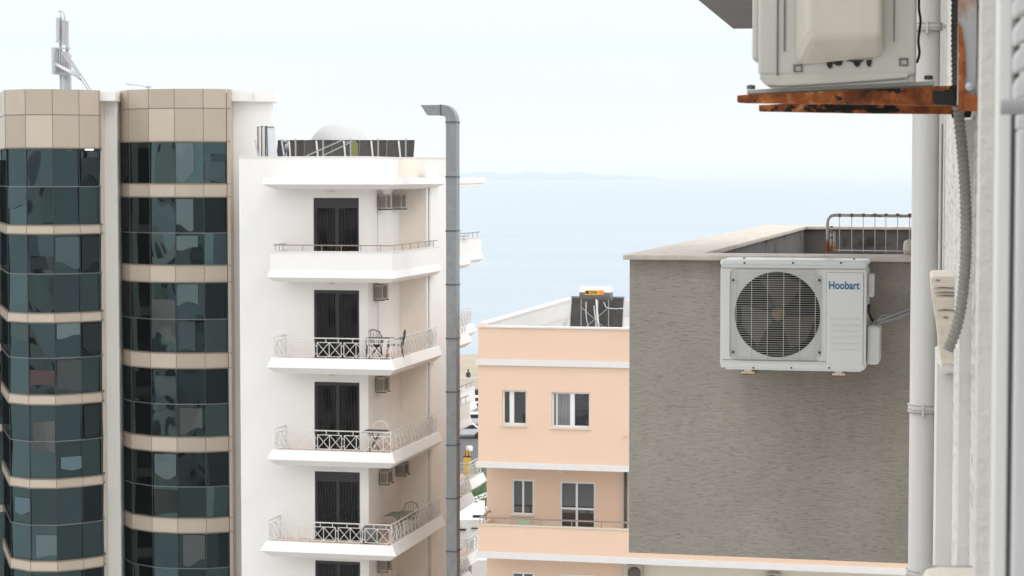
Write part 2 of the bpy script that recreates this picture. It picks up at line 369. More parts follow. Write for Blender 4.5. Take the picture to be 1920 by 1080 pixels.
# ------------------------------------------------------------------ setting: ground, sea, hills
g = MB().box(-600, 600, -500, 262, -1.0, 0.0); struct(obj('ground', g, M['concrete']))
g = MB().box(-60, 60, 130, 248, 0.0, 0.006); struct(obj('road', g, M['asphalt']))
g = MB().box(-600, 600, 262.0, 300, -1.2, -0.12); struct(obj('beach', g, M['sand']))
g = MB().box(-45000, 45000, 300.0, 62000, -2.2, -0.5); struct(obj('sea', g, M['sea']))
hl = MB(); YH = 14000.0
prof = [(-700, 331), (300, 330), (700, 328), (866, 325.5), (880, 322.8), (915, 322.3), (940, 326), (960, 325.5), (985, 322.3), (1010, 322), (1030, 325.2), (1055, 325.6), (1070, 322.4), (1090, 323.3), (1115, 327.5), (1140, 328.6), (1165, 328.2), (1180, 330), (1230, 332)]
top = [at(x, y, YH) for x, y in prof]
pts = []; 
for p in top:
    pts += [(p.x, p.y - 500, -0.4), (p.x, p.y, max(p.z, 0.2)), (p.x, p.y + 1000, -0.4)]
hl.add(pts, [f for i in range(len(top) - 1) for f in ((3 * i, 3 * i + 3, 3 * i + 4, 3 * i + 1), (3 * i + 1, 3 * i + 4, 3 * i + 5, 3 * i + 2))])
struct(obj('hills', hl, M['hill']))

TG = 0.2275     # all the fronts of the street run at this slope to the picture
def wall_holes(m, u0, u1, v, z0, z1, holes, dep):
    us = sorted({u0, u1, *[h[0] for h in holes], *[h[1] for h in holes]}); zs = sorted({z0, z1, *[h[2] for h in holes], *[h[3] for h in holes]})
    for a, b in zip(us, us[1:]):
        for c, d in zip(zs, zs[1:]):
            cu, cz = (a + b) / 2, (c + d) / 2
            if any(h[0] < cu < h[1] and h[2] < cz < h[3] for h in holes): continue
            m.add([(a, v, c), (b, v, c), (b, v, d), (a, v, d)], [(0, 1, 2, 3)])
    for a, b, c, d in holes:
        for q in (((a, c), (a, d)), ((b, c), (b, d)), ((a, c), (b, c)), ((a, d), (b, d))):
            (x0, y0), (x1, y1) = q; m.add([(x0, v, y0), (x1, v, y1), (x1, v + dep, y1), (x0, v + dep, y0)], [(0, 1, 2, 3)])

# ------------------------------------------------------------------ glass office tower
def polyY(pxs, phis, px0, Y0, py=600):
    """vertices of a faceted bay: pxs edges, phis facet angles, start from (px0, Y0)"""
    i0 = pxs.index(px0); pts = {i0: at(px0, py, Y0)}
    for i in range(i0, len(pxs) - 1):
        p = pts[i]; d = ray(pxs[i + 1], py); d = d / d.y; k = d.x; tt = math.tan(math.radians(phis[i]))
        # x1 = k*Y1 ; Y1 = Y0 - (x1-x0)*tan
        Y1 = (p.y + p.x * tt) / (1 + k * tt); pts[i + 1] = Vector((k * Y1, Y1, 0))
    for i in range(i0, 0, -1):
        p = pts[i]; k = (pxs[i - 1] - 960) / F / (ray(0, py).y); tt = math.tan(math.radians(phis[i - 1]))
        Y1 = (p.y + p.x * tt) / (1 + k * tt); pts[i - 1] = Vector((k * Y1, Y1, 0))
    return [(pts[i].x, pts[i].y) for i in range(len(pxs))]
office = thing('office_building', 'glass office block with two rounded bays banded in tan panels', 'building', (-15.5, 76, 0))
def offs(path, o):
    n = len(path); V = [Vector(p) for p in path]; nr = []
    for i in range(n - 1): d = (V[i + 1] - V[i]).normalized(); nr.append(Vector((d.y, -d.x)))
    res = []
    for i in range(n):
        a, b = nr[max(i - 1, 0)], nr[min(i, n - 2)]; m_ = a + b; m_ = m_ / m_.length_squared * 2
        res.append((V[i].x + m_.x * o, V[i].y + m_.y * o))
    return res
def bay(path, pxc, Yc, lv, back):
    """lv: list of (kind, ytop, ybottom, mullion_y) down the bay"""
    Z = lambda y: at(pxc, y, Yc).z
    full = path
    for kind, y0, y1, ym in lv:
        z1, z0 = Z(y0), Z(y1)
        if kind == 'tan':
            m_ = MB(); op, ip = offs(full, .03), offs(full, -.10); rows = [z0, Z(ym), z1] if ym else [z0, z1]
            for i in range(len(full) - 1):
                for za_, zb_ in zip(rows, rows[1:]):
                    m_.add([(*op[i], za_), (*op[i + 1], za_), (*op[i + 1], zb_), (*op[i], zb_), (*ip[i], za_), (*ip[i + 1], za_), (*ip[i + 1], zb_), (*ip[i], zb_)], [(0, 1, 2, 3), (0, 1, 5, 4), (3, 2, 6, 7)])
            o_ = obj('spandrel', m_, M['tan'], office)
            s_ = MB(); oo = offs(full, 0.032)
            for x, y in oo[1:-1]: s_.box(x - .008, x + .008, y - .008, y + .008, z0 + .002, z1 - .002)
            if ym: zz = Z(ym); s_.sweep(full, [(0.0, zz - .014), (0.036, zz - .014), (0.036, zz + .014), (0, zz + .014)])
            s_.sweep(full, [(-.05, z0 - .03), (.045, z0 - .03), (.045, z0 + .012), (-.05, z0 + .012)])
            if y0 > 200: s_.sweep(full, [(-.05, z1 - .012), (.045, z1 - .012), (.045, z1 + .03), (-.05, z1 + .03)])
            obj('seam', s_, M['seam'], o_)
        else:
            m_ = MB(); inn = offs(full, -0.03)
            zs = [z0, z1] if not ym else [z0, Z(ym), z1]
            for a, b in zip(inn, inn[1:]):
                nx = Vector((b[1] - a[1], a[0] - b[0])).normalized()
                for c, d in zip(zs, zs[1:]):
                    tx, ty = R.gauss(0, .010), R.gauss(0, .012); j = [-tx - ty, tx - ty, tx + ty, -tx + ty]
                    P4 = [(a, c, j[0]), (b, c, j[1]), (b, d, j[2]), (a, d, j[3])]
                    m_.add([(p[0] + nx.x * k, p[1] + nx.y * k, z) for p, z, k in P4], [(0, 1, 2, 3)])
            o_ = obj('window', m_, M['glass'], office)
            oo = offs(full, 0.0)
            for x, y in oo: obj('mullion', MB().box(x - .013, x + .013, y - .013, y + .013, z0, z1), M['darkframe'], o_)
            if ym:
                q = MB(); zz = Z(ym); q.sweep(full, [(-.04, zz - .014), (0.02, zz - .014), (0.02, zz + .014), (-.04, zz + .014)]); obj('transom', q, M['greyframe'], o_)
    # roof deck
    zt = Z(lv[0][1]); bx = [(path[-1][0], back), (path[0][0], back)]
    MBr = MB(); MBr.slab(list(path) + bx, zt - .35, zt - .12); obj('roof', MBr, M['concrete'], office)
    zb = 0; c_ = MB(); inn = offs(path, -0.14); c_.slab(list(inn) + [(inn[-1][0], back), (inn[0][0], back)], zb, zt - .4)
    obj('core_wall', c_, M['seam'], office)
    return Z
b1px = [2, 16, 53, 102.5, 151.5, 188]
p1 = polyY(b1px, [73, 38, 3, -31, -45], 102.5, 72.4)
p1 = [(p1[0][0] + .05, p1[0][1] + 2.2)] + p1
p1 = p1 + [(p1[-1][0] - .06, p1[-1][1] + 1.2)]
lv1 = [('tan', 167, 277, 215), ('g', 277, 423, 350), ('tan', 423, 438.5, 0), ('g', 438.5, 588, 514), ('tan', 588, 604.5, 0), ('g', 604.5, 741.5, 672), ('tan', 741.5, 758.5, 0), ('g', 758.5, 899, 828), ('tan', 899, 915, 0), ('g', 915, 1053, 985), ('tan', 1053, 1071, 0), ('g', 1071, 1215, 1143), ('tan', 1215, 1232, 0), ('g', 1232, 1700, 1400)]
Z1 = bay(p1, 103, 72.4, lv1, 84)
b2px = [224, 245.5, 283, 330.5, 384, 426.5]
p2 = polyY(b2px, [62, 40, 17, 0, -20], 330.5, 73.2)
pe = polyY([426.5, 434], [0], 426.5, p2[-1][1])
p2 = [(p2[0][0] + .02, p2[0][1] + 1.2)] + p2
lv2 = [('tan', 166.5, 265, 203), ('g', 265, 345, 0), ('tan', 345, 369, 0), ('g', 369, 498, 437), ('tan', 498, 529, 0), ('g', 529, 662.5, 599), ('tan', 662.5, 690.5, 0), ('g', 690.5, 820, 758), ('tan', 820, 847, 0), ('g', 847, 972, 913), ('tan', 972, 999, 0), ('g', 999, 1125, 1066), ('tan', 1125, 1152, 0), ('g', 1152, 1700, 1400)]
Z2 = bay(p2, 330.5, 73.2, lv2, 84)
# tan edge strip right of bay two, pale fins, core
zt2 = Z2(166.5)
x0, y0 = p2[-1]; x1 = (434 - 960) / F * y0 / ray(434, 600).y
e = MB().box(x0 + .03, x1, y0 - .02, y0 + 1.2, 0, zt2); o_ = obj('edge_panel', e, M['tan'], office)
s_ = MB()
for k, y in enumerate([203, 265, 345, 369, 498, 529, 662.5, 690.5, 820, 847, 972, 999]): s_.box(x0 + .02, x1 + .01, y0 - .03, y0 + .1, Z2(y) - .012, Z2(y) + .012)
obj('seam', s_, M['seam'], o_)
def pxbox(pa, pb, Y, d, ya, yb, m=None):
    m = m or MB(); A = at(pa, 600, Y); B = at(pb, 600, Y); m.box(A.x, B.x, Y, Y + d, at(pa, yb, Y).z if yb < 1900 else 0, at(pa, ya, Y).z); return m
obj('fin', pxbox(190.5, 223, 74.4, 5, 188, 2000), M['pillar'], office, .05)
obj('fin_edge', pxbox(188.5, 195, 74.0, .38, 189, 2000), M['cream'], office)
obj('fin_cap', pxbox(186, 219, 73.7, 5, 170, 189.5), M['white'], office, .02)
obj('side_wall', pxbox(434.3, 509, 74.3, .9, 190, 2000), M['white'], office)
cp = pxbox(432, 466, 73.9, 1.6, 169, 189.5); pxbox(466.2, 517, 74.1, 1.4, 171.5, 190.5, cp); pxbox(480, 484, 74.0, 1, 171, 190, cp)
obj('roof_cap', cp, M['white'], office)
obj('ceiling_light', MB().box(at(158, 280, 72).x, at(174, 280, 72).x, p1[4][1] - .3, p1[4][1] - .28, Z1(282), Z1(279.5)), M['lit'], office)
# curtains, blinds and boards behind some of the panes
def pane_cloth(path, px0, px1, ya, yb, mat, name, Z, seed):
    rr = random.Random(seed); o = offs(path, .012); k = [(p[0] / p[1]) for p in o]
    def on(px):
        kk = (px - 960) / F / ray(px, 600).y
        for (a, b) in zip(o, o[1:]):
            ka, kb = a[0] / a[1], b[0] / b[1]
            if ka - 1e-6 <= kk <= kb + 1e-6:
                f_ = (kk - ka) / (kb - ka + 1e-9); return (a[0] + (b[0] - a[0]) * f_, a[1] + (b[1] - a[1]) * f_)
        return o[-2]
    n_ = 8; tp_, bt_ = [], []; ph = rr.uniform(0, 6); amp = (yb - ya) * rr.uniform(.08, .3)
    for i in range(n_ + 1):
        q = on(px0 + (px1 - px0) * i / n_); tp_.append((q[0], q[1], Z(ya))); bt_.append((q[0], q[1], Z(yb - amp * (.5 + .5 * math.sin(ph + i * .55)))))
    m_ = MB(); m_.add(tp_ + bt_, [(i, i + 1, n_ + 2 + i, n_ + 1 + i) for i in range(n_)]); obj(name, m_, mat, office)
CL = {n_: glass_mat('glazed_' + n_, (0.10, 0.13, 0.135), c_, .4, .8, fac=.45) for n_, c_ in (('pale_curtain', (.15, .20, .205)), ('teal_curtain', (.055, .085, .09)), ('blue_curtain', (.12, .19, .24)), ('red_blind', (.075, .018, .02)), ('dark_board', (.008, .009, .01)), ('brown_board', (.035, .03, .027)), ('grey_curtain', (.10, .105, .10)))}
for pt, Zf, L_ in ((p1, Z1, ((55, 101, 694, 724, 'red_blind'), (111, 150, 858, 884, 'blue_curtain'), (24, 52, 935, 968, 'blue_curtain'), (20, 52, 608, 640, 'teal_curtain'), (106, 150, 607, 636, 'pale_curtain'), (57, 101, 480, 512, 'dark_board'), (105, 150, 445, 505, 'teal_curtain'), (60, 101, 790, 850, 'grey_curtain'), (155, 186, 284, 345, 'dark_board'), (155, 187, 445, 510, 'dark_board'), (155, 188, 610, 668, 'dark_board'), (63, 103, 1003, 1046, 'pale_curtain'), (18, 52, 353, 392, 'teal_curtain'), (106, 152, 676, 736, 'brown_board'), (156, 189, 765, 825, 'dark_board'))),
                   (p2, Z2, ((332, 366, 268, 342, 'pale_curtain'), (332, 364, 373, 434, 'pale_curtain'), (332, 372, 442, 470, 'pale_curtain'), (332, 372, 533, 575, 'pale_curtain'), (285, 329, 562, 640, 'grey_curtain'), (334, 366, 603, 660, 'teal_curtain'), (290, 329, 705, 757, 'teal_curtain'), (336, 378, 765, 815, 'grey_curtain'), (288, 328, 852, 900, 'pale_curtain'), (286, 329, 920, 968, 'dark_board'), (340, 381, 1003, 1062, 'grey_curtain'), (387, 423, 303, 342, 'teal_curtain'), (226, 243, 268, 343, 'brown_board'), (226, 243, 373, 434, 'brown_board'), (226, 244, 534, 597, 'brown_board'), (247, 281, 700, 757, 'dark_board'), (247, 281, 852, 910, 'dark_board')))):
    for q_, (x0_, x1_, ya_, yb_, n_) in enumerate(L_): pane_cloth(pt, x0_, x1_, ya_, yb_, CL[n_], n_.split('_')[1], Zf, q_ + len(L_))
# set-back wing at the far left
wg = MB(); wall_x = at(20, 600, 79).x
wg.box(-26, wall_x, 79.1, 90, 0, at(0, 300, 79).z); obj('wing_wall', wg, M['glass'], office)
for ya in (497, 645, 796, 947, 1098):
    obj('spandrel', MB().box(-26, wall_x + .05, 79.0, 79.4, at(0, ya + 13, 79).z, at(0, ya, 79).z), M['tan'], office)
# rooftop cross frame
cr = thing('roof_cross', 'steel framework cross with diagonal stays on the glass office roof', 'cross', at(120, 170, 77.5))
def pxr(m, x0, x1, y0, y1, Y, d=.12):
    a = at(x0, y1, Y); b = at(x1, y0, Y); m.box(a.x, b.x, Y, Y + d, a.z, b.z)
def pxbar(m, a, b, Y, w_): m.bar(tuple(at(a[0], a[1], Y)), tuple(at(b[0], b[1], Y)), w_)
m_ = MB(); pxr(m_, 105.5, 108.5, 33, 78, 77.0, .5); pxr(m_, 109.5, 115.5, 33, 79, 77.4); pxr(m_, 117, 121.5, 37, 84, 77.3); pxr(m_, 122.8, 127.5, 39, 103, 77.35); pxr(m_, 104, 114, 77, 79, 77.2)
obj('upright_panel', m_, M['steel'], cr)
m_ = MB(); pxr(m_, 97, 100.5, 89, 138, 76.8, .5)
for i in range(7): 
    x = 102 + i * 4.2; pxr(m_, x, x + 2.9, 90 + i * 1.7, 139 + i * 1.0, 77.3)
pxr(m_, 100, 131.5, 89, 91.5, 77.25); pxr(m_, 100, 131.5, 136, 139.5, 77.25); pxr(m_, 101, 131, 103, 121, 77.45, .03)
obj('cross_arm', m_, M['steel'], cr)
m_ = MB(); pxr(m_, 112, 115.5, 79, 175, 77.5, .1); pxr(m_, 118.5, 123, 100, 175, 77.5, .1); pxr(m_, 124.2, 128, 100, 175, 77.52, .1); pxr(m_, 129.2, 132.5, 103, 175, 77.5, .1)
obj('mast', m_, M['steel'], cr)
m_ = MB(); pxbar(m_, (103, 119), (135, 136), 77.1, .10); pxbar(m_, (135, 133), (148, 146), 77.1, .09); obj('cross_beam', m_, M['whitepaint'], cr)
m_ = MB(); pxbar(m_, (116, 98), (149, 143), 77.0, .06); pxbar(m_, (124, 98), (170, 168), 77.0, .05); pxbar(m_, (120, 97), (155, 146), 77.0, .04); pxbar(m_, (133, 138), (152, 150), 77.0, .05); pxbar(m_, (152, 150), (166, 170), 77.0, .05); pxbar(m_, (148, 143), (152, 150), 77, .05)
obj('stay', m_, M['steel'], cr)
m_ = MB(); m_.tube([tuple(at(*q, 77.4)) for q in ((114, 34), (114, 22), (109.5, 21), (116, 21), (120.5, 26), (121, 38))], .02, 6); obj('hook', m_, M['steel'], cr)
an = MB(); an.tube([tuple(at(*q, 76)) for q in ((234, 157.5), (262, 160), (272, 163), (279, 163))], .018, 6); an.tube([tuple(at(278, y_, 76)) for y_ in (172, 161)], .03, 6); an.tube([tuple(at(q, 163, 76)) for q in (275, 283)], .045, 6)
tag(obj('antenna', an, M['steel']), 'thin pale metal arm poking above the second glass bay', 'antenna')

# ------------------------------------------------------------------ white apartment building
W_ = Fr(at(690, 600, 70), TG)
Hz = H
apt = thing('apartment_building', 'white apartment block with flared balconies and black glazed doors', 'building', W_(-1, 6, 0))
uL = W_.onv(450, 600, 0)[0]
v1 = W_.onu(750, 600, 0)[0]; u1 = W_.onv(800, 600, v1)[0]; v2 = W_.onu(837.5, 600, u1)[0]
zr0 = W_.onu(735, 461, 1.16)[1]
RZ = [zr0 - 3.02 * k for k in range(6)]                       # rail tops, downwards
zroof = W_.onv(600, 295, 0)[1]
dl, dr_ = W_.onv(588.5, 600, 0)[0], W_.onv(673.5, 600, 0)[0]
doors = []
for k, y in enumerate((371, 544, 716.5, 884.5, 1052)):
    zt = W_.onv(630, y, 0)[1]; doors.append((dl, dr_, zt - 2.40, zt))
wm = MB(W_); wall_holes(wm, uL, 0, 0, 0, zroof, doors, .16)
a = [(0, 0), (0, v1), (u1, v1), (u1, v2), (-2.6, 20), (uL, 20), (uL, 0)]
obj('recess_wall', MB(W_).add([(0, v1, 0), (u1, v1, 0), (u1, v1, zroof), (0, v1, zroof)], [(0, 1, 2, 3)]), plain('cream_recess', (.88, .82, .73), .85, var=.02), apt)
for p, q in zip(a, a[1:]):
    if p == (0, v1): continue
    wm.add([(p[0], p[1], 0), (q[0], q[1], 0), (q[0], q[1], zroof), (p[0], p[1], zroof)], [(0, 1, 2, 3)])
wm.add([(p[0], p[1], zroof - .55) for p in a], [tuple(range(len(a)))])
# inner side of the roof parapet
inn = [(x + dx_, y + dy_) for (x, y), (dx_, dy_) in zip(a, [(-.15, .15), (-.15, .15), (-.15, .15), (-.15, -.1), (0, -.15), (.15, -.15), (.15, .15)])]
for i in range(len(a)):
    p, q, r_, s2 = a[i], a[(i + 1) % len(a)], inn[(i + 1) % len(a)], inn[i]
    wm.add([(p[0], p[1], zroof), (q[0], q[1], zroof), (r_[0], r_[1], zroof), (s2[0], s2[1], zroof)], [(0, 1, 2, 3)])
    wm.add([(s2[0], s2[1], zroof), (r_[0], r_[1], zroof), (r_[0], r_[1], zroof - .55), (s2[0], s2[1], zroof - .55)], [(0, 1, 2, 3)])
obj('wall', wm, M['white'], apt)
cpg = MB(W_); cpg.sweep([(uL, 0), (0, 0), (0, v1), (u1, v1), (u1, v2)], [(-.16, zroof), (.025, zroof), (.025, zroof + .035), (-.16, zroof + .035), (-.16, zroof)]); obj('parapet_coping', cpg, M['peachband'], apt)
for k, (a0, b0, c0, d0) in enumerate(doors):
    f = MB(W_); fw = .07
    f.box(a0, a0 + fw, .05, .13, c0, d0); f.box(b0 - fw, b0, .05, .13, c0, d0); f.box(a0 + fw, b0 - fw, .05, .13, d0 - .12 - (.22 if k in (0, 3) else 0), d0)
    mid = (a0 + b0) / 2; f.box(mid - .05, mid + .05, .06, .12, c0, d0 - .12); f.box(a0 + fw, b0 - fw, .055, .125, c0, c0 + .1)
    for q in (a0 + fw, mid + .05): f.box(q, q + .03, .07, .115, c0 + .1, d0 - .12)
    fo = obj('balcony_door', f, M['darkframe'], apt)
    for q0, q1 in ((a0 + fw, mid - .05), (mid + .05, b0 - fw)):
        obj('pane', MB(W_).add([(q0, .10, c0), (q1, .10, c0), (q1, .10, d0 - .12), (q0, .10, d0 - .12)], [(0, 1, 2, 3)]), M['door'], fo)
def xrail(m, p, q, zt, first=0.0):
    """white railing of crossed panels between two plan points"""
    A = Vector(p); B = Vector(q); L = (B - A).length; d = (B - A) / L
    P = lambda s, z: (A.x + d.x * s, A.y + d.y * s, z)
    w_ = .021; m.bar(P(0, zt), P(L, zt), .034)
    s = -first
    while s < L:
        a_, b_ = s, s + .82
        for t0, t1 in ((a_, a_ + .41), (a_ + .41, b_)):
            c, e_ = max(t0, 0), min(t1, L)
            if e_ - c < .05: continue
            f0, f1 = (c - t0) / .41, (e_ - t0) / .41; zb, zu = zt - .60, zt - .14
            m.bar(P(c, zb + (zu - zb) * f0), P(e_, zb + (zu - zb) * f1), w_ * .8); m.bar(P(c, zu - (zu - zb) * f0), P(e_, zu - (zu - zb) * f1), w_ * .8)
            m.bar(P(c, zb), P(e_, zb), w_); m.bar(P(c, zu), P(e_, zu), w_)
            if 0.03 <= t0 <= L - .03: m.bar(P(t0, zb), P(t0, zu), w_)
        if b_ < L - .03: m.bar(P(b_, zb), P(b_, zu), w_)
        for t in (a_ + .3, a_ + .72):
            if 0 < t < L: m.bar(P(t, zu), P(t, zt), w_); m.bar(P(t, zb - .1), P(t, zb), w_)
        for t in (b_ + .045,):
            if t < L - .05:
                for zz in (zt - .25, zt - .5): m.bar(P(b_, zz), P(b_ + .09, zz), w_)
        s += .91
    m.bar(P(.0, zt - .68), P(.0, zt - .02), .03)
def postrail(m, p, q, zt, n, h=.22):
    A = Vector(p); B = Vector(q); m.bar((*A, zt), (*B, zt), .035)
    for i in range(n):
        c = A.lerp(B, (i + .5) / n); m.bar((*c, zt - h), (*c, zt), .022)
ubL = -2.93; vb = -1.2; ub = 1.16; vE = 4.75
def balcony(zt, style, ubL=ubL, vb=vb, ub=ub, vE=vE, fr=W_, parent=apt, matl='white', wv=0.0, soft=0.0):
    path = [(ubL, wv), (ubL, vb), (ub, vb), (ub, vE)]
    m = MB(fr)
    if style == 'solid': pr = [(-.12, zt - .66), (-.12, zt - .22), (0.0, zt - .22), (0.02, zt - .8), (.10 + soft, zt - 1.05), (-.10, zt - 1.20)]
    else: pr = [(-.12, zt - .74), (-.12, zt - .66), (0.0, zt - .66), (.13 + soft, zt - .97), (-.12, zt - 1.18)]
    m.sweep(path, pr)
    bot = offs(path, -.12 if style != 'solid' else -.10); zb = pr[-1][1]
    cor = [(ub - .2, wv), ] 
    inner = [(u1, vE), (u1, v1), (0, v1), (0, 0)] if fr is W_ else [(ubL, vE)]
    m.add([(x, y, zb) for x, y in bot] + [(x, y, zb) for x, y in inner], [tuple(range(len(bot) + len(inner)))])
    o_ = obj('balcony', m, M[matl], parent)
    fl = MB(fr); tp = offs(path, -.11); zf = pr[0][1] + .0
    fl.add([(x, y, zf) for x, y in tp] + [(x, y, zf) for x, y in inner], [tuple(range(len(tp) + len(inner)))]); obj('floor_tiles', fl, M['terrafloor'], o_)
    rm = MB(fr); ip = offs(path, -.07)
    if style == 'solid':
        postrail(rm, ip[0], ip[1], zt, 3); postrail(rm, ip[1], ip[2], zt, 6 if fr is W_ else 2); postrail(rm, ip[2], ip[3], zt, 6 if fr is W_ else 3)
        obj('railing', rm, M['inox'], o_)
        cp_ = MB(fr); cp_.sweep(path, [(-.13, zt - .22), (.02, zt - .22), (.02, zt - .19), (-.13, zt - .19), (-.13, zt - .22)]); obj('coping', cp_, M['peachband'], o_)
    else:
        xrail(rm, ip[0], ip[1], zt); xrail(rm, ip[1], ip[2], zt, .35); xrail(rm, ip[2], ip[3], zt, .2)
        obj('railing', rm, M['railpaint'], o_)
    return o_
for k in range(5): balcony(RZ[k], 'solid' if k == 0 else 'x', soft=.03 if k > 2 else 0, ubL=ubL - (.22 if k > 2 else 0), vE=vE + (.35 if k > 2 else 0))
# top canopy
zc = W_.onu(741, 333, 1.2)[1]; cpath = [(-3.15, 0), (-3.15, -1.2), (1.2, -1.2), (1.2, 5.2)]
m = MB(W_); m.sweep(cpath, [(-.3, zc + .0), (0, zc), (.06, zc - .22), (-.28, zc - .38)]); bt = offs(cpath, -.28)
inner = [(u1, 5.2), (u1, v1), (0, v1), (0, 0)]
m.add([(x, y, zc - .38) for x, y in bt] + [(x, y, zc - .38) for x, y in inner], [tuple(range(8))]); tp = offs(cpath, -.3)
m.add([(x, y, zc) for x, y in tp] + [(x, y, zc) for x, y in inner], [tuple(range(8))])
obj('canopy', m, M['white'], apt)
for k in range(5):
    zl = (zc - .38) if k == 0 else RZ[k - 1] - 1.19
    u_ = W_.onv(622, 600, -.5)[0]
    l = MB(W_); l.lathe((u_, -.5, zl - .10), [(0.0, 0), (.07, .01), (.11, .05), (.12, .10)], 14); obj('ceiling_lamp', l, M['globe'], apt)
# slim downpipe on the side wall
vp_ = W_.onu(806, 600, u1 + .05)[0]
dp = MB(W_); dp.tube([(u1 + .05, vp_, 2), (u1 + .05, vp_, zc - .3)], .045, 8); obj('downpipe', dp, M['pillar'], apt)
dp = MB(W_); vq = W_.onu(709, 600, .02)[0]
dp.tube([(.02, vq, RZ[1] - .66), (.02, vq, zc - .9)], .012, 5); dp.tube([(.02, vq + .1, RZ[4] - .66), (.02, vq + .3, RZ[4] + .3), (.02, vq + .5, RZ[4] + .6), (.02, vq + .5, RZ[4] + 1.4)], .012, 5); obj('drain_hose', dp, M['pillar'], apt)
# side balconies towards the sea
SBN = Fr(at(862, 600, 78), TG); SBF = Fr(at(862, 600, 83.5), TG)
for fr, rng, Yf in ((SBN, (883, 883, 886, 889, 886, 884), 78), (SBF, (907, 892, 895, 911, 908, 906), 83.5)):
    ze = zc
    uw = fr.onv(rng[0], 340, 2.2)[0]
    cn_ = MB(fr); cn_.sweep([(-2.5, 0), (uw, 0), (uw, 2.2), (-2.5, 2.2)], [(-.3, ze + .0), (0, ze), (.03, ze - .22), (-.2, ze - .38)], True)
    cn_.slab([(-2.5, 0), (uw - .02, 0.02), (uw - .02, 2.2), (-2.5, 2.2)], ze - .36, ze - .02); obj('side_canopy', cn_, M['white'], apt)
    for k in range(5):
        uR = fr.onv(rng[k] - 5, 600, 2.3)[0]
        balcony(RZ[k], 'solid' if k in (0, 2) else 'x', ubL=-2.6, vb=0, ub=uR, vE=2.3, fr=fr, wv=2.3, soft=.02)

# small wall air conditioners on the return wall
def small_ac(v, z, label, u=0.0, h=.52):
    P = W_(u, v, z); t_ = thing('air_conditioner', label, 'air conditioner', P, 'small air conditioners on the white apartment block')
    b_ = MB(W_); b_.box(u + .04, u + .32, v, v + .74, z, z + h); obj('casing', b_, M['acsmall'], t_, .015)
    g_ = MB(W_)
    for i in range(7): g_.box(u + .07 + i * .034, u + .085 + i * .034, v - .006, v + .002, z + .06, z + h - .07)
    for i in range(9): g_.box(u + .319, u + .326, v + .05 + i * .055, v + .075 + i * .055, z + .05, z + h - .05)
    obj('grille', g_, M['acgrille'], t_)
    
    for q in (.1, .6): obj('bracket', MB(W_).box(u, u + .36, v + q, v + q + .03, z - .04, z - .002), M['bolt'], t_)
    return t_
def ac_at(px, py, label, vplane_u=0.0, h=.5):
    v_, z_ = W_.onu(px, py, vplane_u + .04); small_ac(v_, z_, label, vplane_u, h)
ac_at(709, 392, 'nearer of two beige air conditioners under the top canopy'); 
v_, z_ = W_.onu(735, 391, .04); small_ac(v_ + .1, z_, 'farther of two beige air conditioners under the top canopy', 0.02)
ac_at(702, 562, 'small beige air conditioner under the solid top balcony')
ac_at(705, 735, 'small beige air conditioner below the balcony with black table and chair')
ac_at(712, 908, 'nearer of two air conditioners above the balcony with green furniture', 0, .44)
v_, z_ = W_.onu(740, 893, .04); small_ac(v_ + .2, z_, 'farther of two air conditioners above the balcony with green furniture', 0.0, .4)
ac_at(709, 1072, 'air conditioner below the balcony with green furniture, at the bottom edge')

# balcony furniture
def bal_chair(u, v, z, mat, label, rz=0):
    t_ = thing('balcony_chair', label, 'chair', W_(u, v, z))
    def T(a, b, c): ca, sa = math.cos(rz), math.sin(rz); return W_(u + a * ca - b * sa, v + a * sa + b * ca, z + c)
    s_ = MB(T); s_.box(-.24, .24, -.24, .24, .42, .46); obj('seat', s_, mat, t_, .01)
    b_ = MB(T); 
    pts_ = [(-.25, .24, .46), (-.27, .30, .7), (-.2, .33, .88), (0, .34, .95), (.2, .33, .88), (.27, .30, .7), (.25, .24, .46)]
    b_.tube(pts_, .018, 6)
    for i in range(5): x_ = -.18 + i * .09; b_.bar((x_, .25, .46), (x_, .33, .88), .012)
    b_.bar((-.26, .28, .62), (.26, .28, .62), .015); obj('backrest', b_, mat, t_)
    for a_, c_ in ((-1, -1), (1, -1), (-1, 1), (1, 1)):
        l_ = MB(T); l_.bar((a_ * .22, c_ * .22, .43), (a_ * .27, c_ * .27, 0), .025); obj('leg', l_, mat, t_)
    ar = MB(T)
    for a_ in (-1, 1): ar.tube([(a_ * .26, .26, .66), (a_ * .28, -.15, .66), (a_ * .26, -.24, .44)], .014, 6)
    obj('armrest', ar, mat, t_)
def bal_table(u, v, z, mat, label, r=.36, square=False):
    t_ = thing('balcony_table', label, 'table', W_(u, v, z))
    T = lambda a, b, c: W_(u + a, v + b, z + c); tp = MB(T)
    if square: tp.box(-r, r, -r, r, .70, .735)
    else: tp.lathe((0, 0, .7), [(0, 0), (r, 0), (r, .03), (0, .035)], 20)
    obj('tabletop', tp, mat, t_)
    for a_, c_ in ((-1, -1), (1, -1), (-1, 1), (1, 1)):
        l_ = MB(T); l_.bar((-a_ * .18, -c_ * .18, .70), (a_ * .25, c_ * .25, 0), .022); obj('leg', l_, mat, t_)
